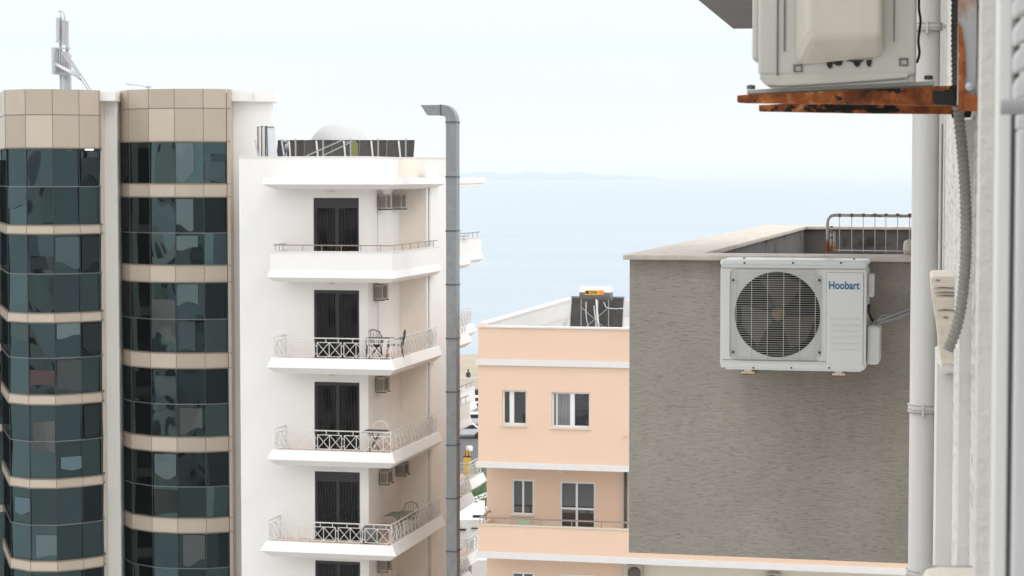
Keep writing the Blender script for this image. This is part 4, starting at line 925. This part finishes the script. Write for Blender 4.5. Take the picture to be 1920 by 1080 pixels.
# service panel with louvres
r0, rz1 = A_(1550.5, 511); r1, rz0 = A_(1617.5, 685); m = MB(G); m.box(r0, r1, fv - .007, fv + .01, rz0, rz1); obj('panel_shadow_gap', MB(G).box(r0 - .0022, r1 + .0022, fv - .0012, fv + .008, rz0 - .0026, rz1 + .0018), M['insul'], ac); sp = obj('service_panel', m, M['ac'], ac, .0035, 3)
m = MB(G)
for y in (597, 608.6, 620, 631.5, 643, 654.5):
    a, z = A_(1556.5, y); b, _ = A_(1611, y); m.prism([(a, fv - .0072, z - .004), (a, fv - .014, z - .0005), (a, fv - .0072, z + .004)], (b - a, 0, 0))
obj('louvre', m, M['ac'], sp)
ta, tz = A_(1554.5, 542); tb, tz1 = A_(1612, 527.5); text('Hoobart', 'lettering', M['blue'], sp, G, ta, fv - .008, tz, tb - ta, tz1 - tz, .001)
# right side: handle, valve cover, pipes
m = MB(G); za, zb2 = A_(1630, 560)[1], A_(1630, 516)[1]; m.box(u1_ + .003, u1_ + .032, fv + .12, fv + .24, za, zb2); obj('side_handle', m, M['ac'], ac, .008, 3)
m = MB(G); za, zb2 = A_(1635, 686)[1], A_(1635, 612)[1]; m.box(u1_ + .003, u1_ + .068, fv + .06, fv + .27, za, zb2); obj('valve_cover', m, M['ac'], ac, .018, 4)
def pp(x, y, v): q = G.onv(x, y, v); return (q[0], v, q[1])
def smooth_path(P, n=8):
    P = [Vector(p) for p in P]; res = []
    for i in range(len(P) - 1):
        p0, p1_, p2_, p3 = P[max(i - 1, 0)], P[i], P[i + 1], P[min(i + 2, len(P) - 1)]
        for k in range(n):
            t_ = k / n; res.append(tuple(.5 * ((2 * p1_) + (-p0 + p2_) * t_ + (2 * p0 - 5 * p1_ + 4 * p2_ - p3) * t_ ** 2 + (-p0 + 3 * p1_ - 3 * p2_ + p3) * t_ ** 3)))
    return res + [tuple(P[-1])]
m = MB(G); m.tube(smooth_path([pp(1634, 614, -.3), pp(1642, 602, -.27), pp(1665, 593, -.2), pp(1690, 584, -.12), pp(1712, 576, -.06), pp(1740, 566, -.04)]), .010, 10)
m.tube(smooth_path([pp(1638, 616, -.27), pp(1648, 604, -.24), pp(1672, 598, -.17), pp(1695, 590, -.10), pp(1715, 582, -.05), pp(1742, 572, -.04)]), .012, 10)
m.tube(smooth_path([pp(1643, 604, -.29), pp(1652, 592, -.28), pp(1664, 590, -.2)]), .005, 8); obj('insulated_pipe', m, M['insul'], ac)
m = MB(G); m.tube(smooth_path([pp(1629, 572, -.33), pp(1628.5, 583, -.3), pp(1632, 593, -.28), pp(1638, 603, -.26)]), .007, 8); obj('cable', m, M['black'], ac)
for x in (1402, 1572):
    a, z = A_(x, 692); b_ = MB(G); b_.box(a - .028, a + .028, fv + .02, -.002, zlo - .045, zlo - .017); o_ = obj('bracket', b_, M['rustpatch'], ac, .003)
    b_ = MB(G); b_.box(a - .034, a + .034, fv + .005, fv + .04, zlo - .038, zlo - .026); b_.box(a - .02, a + .02, fv + .0, fv + .05, zlo - .027, zlo - .014); obj('rail_end', b_, M['stone'], o_, .004)

q_ = G((u0 + u1_) / 2 + .12, 0, zlo - .22) - ORG['terrace']; add_dark_patch(M['stucco'], tuple(q_), (.62, .62, .42), (.22, .19, .155), .5)  # brown dirty run and the unit's soft shade, both painted into the stucco colour
q_ = G(.9, 0, zt) - ORG['terrace']; add_dark_patch(M['stucco'], tuple(q_), (2.2, 2.2, .12), (.17, .15, .12), .6)  # darker brown band along the top of the wall
# ------------------------------------------------------------------ home facade on the right
OF = Fr((0.1233, 0), .1875)
host = thing('home_building', 'pale textured wall of the photographed building running along the right edge', 'building', OF(5, 0, 0))
m = MB(OF); m.box(0, 12, 2.6, 9.05, 0, 42); obj('wall', m, M['hostwall'], host)
m = MB(OF); m.box(0.10, 12, -22, 2.6, 0, 42); obj('rear_wall', m, M['hostflat'], host)
def ov(px, py, v): q = OF.onv(px, py, v); return q
# smooth lower strip of wall
m = MB(OF); a, z = ov(1757, 700, 6.3); m.box(a, .05, 6.26, 6.9, 20, OF.onv(1770, 680, 6.3)[1]); obj('lower_render', m, M['hostflat'], host)
m = MB(OF); a, z = ov(1803, 225, 4.45); m.box(a, .05, 4.42, 4.5, 20, z); obj('side_render', m, M['hostflat'], host)
# cream stone sill end
v_ = 6.2; S = lambda px, py: (ov(px, py, v_)[0], v_, ov(px, py, v_)[1])
m = MB(OF); m.prism([S(1745, 521), S(1750, 517.5), S(1835, 518), S(1835, 690), S(1766, 690), S(1763, 672), S(1756, 612), S(1748, 566), S(1746, 545)], (0, .4, 0)); so_ = obj('stone_sill', m, M['stone'], host, .004)
m = MB(OF)
for y, x0_, x1_ in ((540, 1752, 1790), (549, 1753, 1797), (555, 1756, 1797), (582, 1757, 1792), (596, 1768, 1778), (526, 1754, 1762)):
    a = S(x0_, y); b = S(x1_, y + 1); m.prism([(a[0], v_ - .003, a[2]), (b[0], v_ - .003, b[2]), (b[0], v_ - .003, b[2] + .0022), (a[0] + (b[0] - a[0]) * .4, v_ - .003, a[2] + .004)], (0, .01, 0))
obj('crack', m, M['seam'], so_)
m = MB(OF); m.prism([S(1763, 682), S(1772, 678), S(1796, 680), S(1797, 702), S(1780, 700), S(1768, 704), S(1764, 696)], (0, .25, 0)); obj('mortar', m, M['jamb'], so_, .006)
# near jamb, window frame and shutter
def strip(x0_, x1_, v, d, mat, name, zb_=20, zt_=27, bev=.002, par=None):
    a, b = ov(x0_, 540, v)[0], ov(x1_, 540, v)[0]; m = MB(OF); m.box(a, b, v, v + d, zb_, zt_); return obj(name, m, mat, par or host, bev)
strip(1833, 1869, 2.2, .05, M['jamb'], 'jamb'); obj('corner_bead', MB(OF).box(-.022, .0, 8.75, 9.04, 15, 30), M['hostflat'], host)
wf = thing('shutter_window', 'grey louvred shutter and pale window frame at the extreme right', 'window', OF(.04, 1.6, 24))
strip(1867, 1892, 1.75, .06, M['frame'], 'outer_frame', par=wf); strip(1888, 1907, 1.8, .05, M['gap'], 'channel', par=wf); strip(1906, 1990, 1.55, .04, M['shutter'], 'shutter_stile', 20, OF.onv(1910, 243, 1.55)[1], par=wf)
strip(1903, 1990, 1.6, .03, M['shutter'], 'shutter_rail', OF.onv(1910, 243, 1.6)[1], OF.onv(1910, 214, 1.6)[1], par=wf)
for i in range(6):
    y = 190 - i * 52; m = MB(OF); q = lambda x_, y_: (ov(x_, y_, 1.62)[0], 1.62, ov(x_, y_, 1.62)[1])
    m.prism([q(1901, y), q(1901, y - 30), q(1908, y - 46), q(1990, y - 84), q(1990, y - 38)], (0, .03, 0)); obj('slat', m, M['shutter'], wf, .003)
strip(1896, 1903, 1.66, .04, M['bolt'], 'slat_channel', OF.onv(1900, 205, 1.66)[1], 27, par=wf)
m = MB(OF); a, z = ov(1876, 201, 1.5); b, _ = ov(1960, 201, 1.5); m.tube([(a, 1.5, z), (b, 1.5, z)], .0052, 16); obj('hinge_pin', m, M['insul'], wf, .0005)
# stone ledge at the bottom right corner
m = MB(OF); v_ = 2.62; S3 = lambda px, py: (ov(px, py, v_)[0], v_, ov(px, py, v_)[1])
m.prism([S3(1728, 1082), S3(1736, 1066), S3(1760, 1062), S3(1832, 1064), S3(1900, 1076), S3(1900, 1180), S3(1728, 1180)], (0, -.25, 0)); obj('window_ledge', m, M['stone'], host, .003)
m = MB(OF); v_ = 2.62; m.tube(smooth_path([S3(1734, 1086), S3(1735, 1070), S3(1744, 1063.5), S3(1770, 1065), S3(1810, 1064), S3(1840, 1067)]), .0028, 8); obj('ledge_rod', m, M['insul'], host)
# slab of the flat above
soz = at(1375, 54, 14).z; m = MB(); p = at(1375, 54, 14.0); q = OF.uv(Vector((p.x, p.y, 0)))
m = MB(OF); m.box(q[0], 4, 8.9, q[1], soz, soz + .22); obj('overhang', m, M['soffit'], host)
# downpipe
dpv = 8.3; a, _ = ov(1707, 600, dpv); b, _ = ov(1757.5, 600, dpv); rp = (b - a) / 2; cu2 = (a + b) / 2
dpp = thing('downpipe', 'thick pale grey drainpipe with strap clamps beside the grey wall', 'pipe', OF(cu2, dpv, 0))
m = MB(OF); m.tube([(cu2, dpv, 0.2), (cu2, dpv, 27.0)], rp, 32); obj('pipe', m, M['pipe'], dpp)
for y in (50, 764, 1074):
    z = ov(1735, y, dpv)[1]; m = MB(OF); m.tube([(cu2, dpv, z - .012), (cu2, dpv, z + .012)], rp + .006, 32); m.tube([(cu2, dpv, z - .015), (cu2, dpv, z - .011)], rp + .009, 32); m.tube([(cu2, dpv, z + .011), (cu2, dpv, z + .015)], rp + .009, 32)
    m.box(cu2 - .004, cu2 + .004, dpv - rp - .014, dpv - rp, z - .028, z + .02); m.box(cu2 + rp, cu2 + rp + .05, dpv - .01, dpv + .01, z - .008, z + .008); obj('clamp', m, M['pipe'], dpp)
m = MB(OF); c1 = ov(1763, 800, 8.35)[0]; m.tube([(c1, 8.35, 20), (c1 - .004, 8.35, 25.2)], .004, 6); tag(obj('thin_cable', m, M['pipe']), 'thin pale cable running down beside the drainpipe', 'cable')

# ------------------------------------------------------------------ upper air conditioner on its rusty bracket
va = 3.95; U = lambda px, py, v=va: (ov(px, py, v)[0], v, ov(px, py, v)[1])
ac2 = thing('side_air_conditioner', 'weathered outdoor air conditioner seen from its side on a rusty bracket', 'air conditioner', OF(-.25, 4.2, U(1560, 150)[2]))
x0_, _, z0_ = U(1421, 146); x1_, _, _ = U(1718, 100); zt_ = z0_ + .60
m = MB(OF); m.box(x0_, x1_, va, va + .80, z0_ + .004, zt_); obj('casing', m, M['acold'], ac2, .008, 3)
m = MB(OF); a = U(1408, 50)[0]; m.box(a, x0_ + .002, va + .03, va + .5, U(1408, 112)[2], zt_ - .05); obj('front_grille', m, M['acold'], ac2, .006)
m = MB(OF); P = [U(1424, 147), U(1434, 159), U(1470, 160), U(1580, 154), U(1700, 145), U(1712, 133), U(1716, 128), U(1716, 120), U(1424, 140)]; m.prism([(p[0], va + .002, p[2]) for p in P], (0, .78, 0)); obj('base_pan', m, M['acold'], ac2, .003)
m = MB(OF); c = [U(1492, -300), U(1492, 100), U(1497, 118), U(1508, 121), U(1560, 117), U(1640, 108), U(1654, 106), U(1656, 80), U(1656, -300)]
f1 = [(p[0], va - .002, p[2]) for p in c]; cc = [U(1515, -300), U(1517, 60), U(1524, 74), U(1534, 78), U(1570, 76), U(1640, 74), U(1651, 72), U(1654, 60), U(1654, -300)]
f2 = [(ov(0, 0, 1)[0] * 0 + p[0], va - .058, p[2]) for p in cc]; n = len(c)
m.add(f1 + f2, [(i, (i + 1) % n, (i + 1) % n + n, i + n) for i in range(n)] + [tuple(range(n, 2 * n))]); obj('valve_cover', m, M['accover'], ac2, .012, 4)
m = MB(OF)
for x in (1457, ): m.box(U(x, 0)[0], U(x + 3, 0)[0], va - .003, va + .005, U(x, 141)[2], zt_ - .02)
m.box(U(1470, 0)[0], U(1473, 0)[0], va - .003, va + .01, U(1470, 96)[2], zt_ - .1); m.box(U(1676, 0)[0], U(1678, 0)[0], va - .003, va + .01, U(1676, 78)[2], zt_ - .1)
for x, y in ((1488, 121), (1686, 109)):
    a = U(x, y); b = U(x + 17, y + 14)
    for k in range(4): aa = [(a[0], b[0], a[2] - .003, a[2]), (a[0], b[0], b[2], b[2] + .002), (a[0], a[0] + .003, b[2], a[2]), (b[0] - .003, b[0], b[2], a[2])][k]; m.box(aa[0], aa[1], va - .003, va + .01, aa[2], aa[3])
obj('panel_groove', m, M['tankgrey'], ac2)
m = MB(OF)
for x, y, w_, h_ in ((1562, 107, 19, 17), (1550, 117, 12, 12), (1624, 113, 11, 13), (1588, 114, 32, 4), (1600, 118, 14, 8)): a = U(x, y); b = U(x + w_, y + h_); m.prism([(a[0], va - .004, a[2]), (b[0], va - .004, a[2] + .001), (b[0] - .002, va - .004, b[2] + .003), ((a[0] + b[0]) / 2, va - .004, b[2]), (a[0] + .001, va - .004, b[2] + .005)], (0, .006, 0))
obj('cable_opening', m, M['cavity'], ac2, .001)
m = MB(OF); P = [U(1396, 166), U(1752, 149), U(1752, 158), U(1396, 174)]; m.prism([(p[0], va + .06, p[2]) for p in P], (0, .03, 0)); fr2 = obj('foot_rail', m, M['alu'], ac2, .001)
m = MB(OF)
for x, y in ((1408, 163), (1741, 145)): a = U(x, y, va + .07); m.lathe((a[0], a[1], a[2]), [(.008, -.004), (.008, .003), (0, .004)], 10)
obj('foot_bolt', m, M['bolt'], fr2)
m = MB(OF); q = lambda x, y: U(x, y, 4.6); m.tube(smooth_path([q(1724, -20), q(1723, 15), q(1726, 40), q(1722, 75), q(1724, 100), q(1719, 118)]), .0028, 8); obj('cable', m, M['black'], ac2)

br = thing('rusty_bracket', 'rusty iron wall bracket carrying the side-on air conditioner', 'bracket', OF(-.1, 4.1, U(1600, 200)[2]))
m = MB(OF); P = [U(1378, 177), U(1396, 175.5), U(1800, 157.5), U(1832, 160), U(1832, 207), U(1800, 197), U(1650, 194), U(1396, 191), U(1378, 190)]; m.prism([(p[0], va + .05, p[2]) for p in P], (0, .035, 0)); obj('arm', m, M['rust'], br, .0015)
v2_ = va + .62; V = lambda px, py: U(px, py, v2_); m = MB(OF); P = [V(1423, 197), V(1500, 193), V(1820, 183), V(1820, 214), V(1600, 212), V(1423, 208.5)]; m.prism([(p[0], v2_, p[2]) for p in P], (0, .035, 0)); obj('arm', m, M['rust'], br, .0015)
a = U(1797, 0, 3.9)[0]; b = U(1832, 0, 3.9)[0]; m = MB(OF); m.box(a, b, 3.9, 3.94, U(0, 207, 3.9)[2], 25.6); obj('wall_plate', m, M['rustpaint'], br, .002)
m = MB(OF); P = [(1797, 40), (1803, 52), (1809, 90), (1811, 140), (1807, 158), (1813, 174), (1833, 182), (1833, 208), (1797, 208)]; m.prism([(U(x, y, 3.895)[0], 3.895, U(x, y, 3.895)[2]) for x, y in P], (0, .01, 0)); obj('rust_patch', m, M['rustpatch'], br)
m = MB(OF); a = U(1818, 162, 3.88); m.lathe((a[0], 3.88, a[2]), [(0, 0), (.007, .001), (.008, .005), (.008, .03)], 14, 'v'); obj('bolt', m, M['steel'], br)
m = MB(OF); P = [(1749, 167), (1790, 170), (1793, 178), (1793, 197), (1750, 193)]; m.prism([(U(x, y, 3.93)[0], 3.985, U(x, y, 3.93)[2]) for x, y in P], (0, .01, 0)); obj('rubber_pad', m, M['cavity'], br, .002)
m = MB(OF); P = [(1783, 208), (1822, 208), (1820, 220), (1785, 221)]; m.prism([(U(x, y, 4.3)[0], 4.3, U(x, y, 4.3)[2]) for x, y in P], (0, .02, 0)); obj('lower_lip', m, M['cavity'], br)
# corrugated drain hoses
def corr(pts, r, mat, label, name='corrugated_hose', per=.0098):
    P = smooth_path(pts, 60); L = 0; rs = []; last = None
    for p in P:
        q = OF(*p)
        if last is not None: L += (q - last).length
        last = q; rs.append(r * (1 + .10 * math.sin(2 * math.pi * L / per)))
    m = MB(OF); m.tube(P, rs, 12); return tag(obj(name, m, mat), label, 'hose')
hq = lambda x, y, v=4.25: U(x, y, v)
corr([hq(1794, -30), hq(1793, 30), hq(1793, 90), hq(1794, 150), hq(1795, 190)], .0098, M['hosedark'], 'dark corrugated hose running down behind the bracket plate')
corr([hq(1796, 190), hq(1799, 230), hq(1803, 270), hq(1808, 330), hq(1811, 400), hq(1811, 460), hq(1808, 520), hq(1801, 580), hq(1790, 625), hq(1777, 657)], .0108, M['hose'], 'pale grey corrugated hose curving down to its open end')

# ------------------------------------------------------------------ street and shore seen in the gap
def car(px, py, Yc, mat, label, rz=0.0):
    c = at(px, py, Yc); c.z = 0; t_ = thing('parked_car', label, 'car', c, 'cars parked by the shore')
    ca, sa = math.cos(rz), math.sin(rz); T = lambda a, b, z: Vector((c.x + a * ca - b * sa, c.y + a * sa + b * ca, z))
    pr = [(-2.1, .35), (-2.1, .85), (-1.2, .95), (-.7, 1.42), (.9, 1.42), (1.5, .95), (2.1, .8), (2.1, .35)]
    m = MB(T); m.prism([(x, -.85, z) for x, z in pr], (0, 1.7, 0)); obj('body', m, mat, t_, .08)
    m = MB(T); m.prism([(x, -.86, z) for x, z in ((-1.05, .95), (-.65, 1.32), (.85, 1.32), (1.3, .95))], (0, 1.72, 0)); obj('window', m, M['black'], t_)
    for x in (-1.35, 1.35):
        for y in (-.86, .66): m = MB(T); m.lathe((x, y, .32), [(0, 0), (.32, 0), (.32, .2), (0, .2)], 14, 'v'); obj('wheel', m, M['tyre'], t_)
white_c = plain('white_car_paint', (.7, .7, .7), .3); dark_c = plain('dark_car_paint', (.06, .065, .09), .3); silver_c = plain('silver_car_paint', (.4, .41, .43), .3)
car(891, 0, 236, dark_c, 'dark car parked nearest the shore', .2); car(893, 0, 222, silver_c, 'silver car parked behind the dark one', .2); car(888, 0, 212, white_c, 'white car at the edge of the asphalt', .1); car(868, 0, 203, white_c, 'white car half hidden behind the duct', .1); car(893, 0, 228, white_c, 'white car between the dark and silver cars', .2)
m = MB(); c = at(887, 0, 244); c.z = 0; m.box(c.x - 9, c.x + 8, 252, 252.4, 0, 1.1); tag(obj('shore_wall', m, M['coping']), 'low pale wall along the shore beyond the parked cars', 'wall')
# person on the shore
pc = at(878, 720, 256); pm = MB(); T = lambda a, b, z: Vector((pc.x + a, 256 + b, .0 + z)); pm.T = T
pm.lathe((0, 0, .85), [(.17, 0), (.2, .3), (.22, .5), (.08, .62), (.06, .68), (.11, .75), (.11, .88), (0, .95)], 12)
for s_ in (-1, 1): pm.tube([(s_ * .09, 0, .9), (s_ * .1, .02, .45), (s_ * .11, 0, .02)], [.1, .07, .05], 8); pm.tube([(s_ * .2, 0, 1.32), (s_ * .27, 0, 1.05), (s_ * .26, -.08, .8)], [.055, .045, .035], 8)
tag(obj('person', pm, M['black']), 'person in dark clothes standing on the far shore', 'person')
# parasol
pr = thing('parasol', 'white scalloped parasol open above the yellow board', 'parasol', at(880, 835, 120)); c = at(880, 838, 96)
m = MB(); m.lathe((c.x, c.y, c.z - .05), [(.15, -.12), (.16, 0), (.08, .1), (0, .12)], 8)
for i in range(3): m.lathe((c.x + (i - 1) * .09, c.y, c.z - .02), [(.0, -.06), (.08, 0), (.05, .07), (0, .08)], 8)
obj('canopy', m, M['whitepaint'], pr); m = MB(); m.tube([(c.x, c.y, c.z - 1.6), (c.x, c.y, c.z)], .02, 6); obj('pole', m, M['steel'], pr)
# yellow board on the side balcony
c = at(876, 885, 84.6); zb3 = RZ[3] - .74; zt3 = at(876, 843, 84.6).z; hh = zt3 - zb3; m = MB(); out_ = []
for i in range(24):
    t_ = 2 * math.pi * i / 24; out_.append((c.x + .15 * math.copysign(abs(math.cos(t_)) ** .7, math.cos(t_)), 84.6, zb3 + hh / 2 + hh / 2 * math.copysign(abs(math.sin(t_)) ** .9, math.sin(t_))))
m.prism(out_, (0, .07, 0)); yb = tag(obj('yellow_board', m, M['yellowboard']), 'yellow bodyboard with black straps standing on a sea-side balcony', 'board')
m = MB(); m.box(c.x - .16, c.x + .16, 84.58, 84.69, zt3 - .30, zt3 - .26); m.tube([(c.x - .06, 84.58, zt3 - .05), (c.x - .08, 84.57, zt3 - .28)], .012, 5); m.tube([(c.x + .05, 84.58, zt3 - .05), (c.x + .07, 84.57, zt3 - .28)], .012, 5); obj('strap', m, M['black'], yb)
# white tensile roofs, van, shrubs below
def roofsheet(pts, th, label, name='awning', mat='whitepaint'):
    m = MB(); m.prism([tuple(p) for p in pts], (0, 0, -th)); return tag(obj(name, m, M[mat]), label, 'awning')
roofsheet([at(857, 944, 112), at(925, 918, 118), at(925, 923, 118), at(857, 949, 112)], .12, 'narrow white beam sloping up beyond the duct')
roofsheet([at(850, 985, 103), at(925, 936, 110), at(925, 950, 106), at(850, 1000, 99)], .15, 'broad white sloping awning above the green shrubs')
m = MB(); pxr(m, 846, 906, 975, 1032, 98, 6.0); hb = obj('white_kiosk', m, M['whitepaint']); tag(hb, 'white flat roofed kiosk below the sloping awning', 'kiosk')
m = MB(); pxr(m, 856, 874, 992, 995, 97.9, .1); pxr(m, 886, 906, 966, 971, 97.8, .1); pxr(m, 884, 896, 990, 992, 97.9, .1); obj('dark_trim', m, M['black'], hb)
m = MB(); a = at(884, 1055, 92); m.box(a.x, a.x + 4, 92, 98, 0, at(884, 1050, 92).z); tag(obj('white_shed', m, M['peachband'], None, .03), 'plain pale grey flat roof low between duct and peach house', 'shed')
def shrub(px, py, Y, r, label):
    c = at(px, py, Y); m = MB()
    for i in range(420):
        d = Vector((R.gauss(0, 1), R.gauss(0, 1), R.gauss(0, 1))).normalized() * r * R.uniform(.45, 1.05); d.z *= .75
        p = c + d; a = Vector((R.uniform(-1, 1), R.uniform(-1, 1), R.uniform(-1, 1))).normalized(); b = a.orthogonal().normalized(); s_ = R.uniform(.07, .16)
        m.add([tuple(p), tuple(p + a * s_ + b * s_ * .4), tuple(p + a * s_ * 2), tuple(p + a * s_ - b * s_ * .4)], [(0, 1, 2, 3)])
    t_ = thing('shrub', label, 'shrub', (c.x, c.y, 0)); obj('crown', m, M['leaf'], t_); k_ = MB(); k_.tube([(c.x, c.y, 0), (c.x + .1, c.y, c.z)], [.12, .06], 8); obj('trunk', k_, M['seam'], t_)
shrub(910, 893, 150, 1.5, 'green shrub beside the peach recess, highest in the gap'); shrub(885, 938, 125, 1.3, 'green shrub under the narrow white beam'); shrub(906, 932, 128, 1.4, 'shrub between the white beam and the peach house'); shrub(903, 962, 104, 1.5, 'dark green shrub below the broad white awning'); shrub(868, 927, 135, 1.1, 'small shrub close to the duct')

# ------------------------------------------------------------------ blocks across the street, mirrored in the glass bays
def mirror_block(x0, y0, wd, dp, ht, mat, label, fl=3.05, seed=0):
    rr = random.Random(seed); t_ = thing('apartment_building', label, 'building', (x0 + wd / 2, y0 + dp / 2, 0), 'blocks mirrored in the glass bays')
    m = MB(); m.box(x0, x0 + wd, y0, y0 + dp, 0, ht); obj('wall', m, M[mat], t_)
    m = MB(); mb = MB(); mr_ = MB(); fc = y0 + dp if y0 < 0 else None
    n_ = int(ht / fl)
    for k in range(1, n_):
        z = k * fl; x = x0 + 1.2
        while x < x0 + wd - 2.5:
            w_ = rr.choice((1.2, 1.6, 2.4)); 
            m.box(x, x + w_, y0 + dp - .1, y0 + dp + .02, z + (.1 if w_ > 2 else .9), z + 2.3)
            if w_ > 2: mb.box(x - .5, x + w_ + .7, y0 + dp, y0 + dp + 1.3, z - .15, z); mr_.box(x - .5, x + w_ + .7, y0 + dp + 1.26, y0 + dp + 1.3, z + .05, z + .95)
            x += w_ + rr.uniform(1.0, 2.6)
        y = y0 + 1.5
        while y < y0 + dp - 2:
            for xx in (x0 - .02, x0 + wd - .1): m.box(xx, xx + .12, y, y + 1.3, z + .8, z + 2.3)
            y += 3.6
    obj('windows', m, M['pane'], t_)['kind'] = 'stuff'; obj('balconies', mb, M['concrete'], t_)['kind'] = 'stuff'; obj('railings', mr_, M['steel'], t_)['kind'] = 'stuff'
mirror_block(-22, -62, 20, 14, 33, 'white', 'white block across the street, mirrored in the middle glass panes', seed=1)
mirror_block(-52, -50, 24, 14, 27, 'concrete', 'grey block across the street, mirrored in the left glass panes', seed=2)
mirror_block(-78, -20, 22, 30, 36, 'cream', 'cream block mirrored in the outermost left glass panes', seed=3)
mirror_block(4, -80, 30, 16, 40, 'peach', 'tall peach block mirrored in the right glass panes', seed=4)
# ------------------------------------------------------------------ sea air
m, t, b = new_mat('sea_air'); t.nodes.remove(b); pv = t.nodes.new('ShaderNodeVolumePrincipled')
pv.inputs['Density'].default_value = 0.00010; pv.inputs['Color'].default_value = (0.86, 0.90, 0.925, 1); pv.inputs['Anisotropy'].default_value = 0.3
t.links.new(pv.outputs[0], t.nodes['Material Output'].inputs['Volume'])
hz_ = obj('haze', MB().box(-46000, 46000, -2000, 63000, -3.5, 58), m); hz_['kind'] = 'stuff'
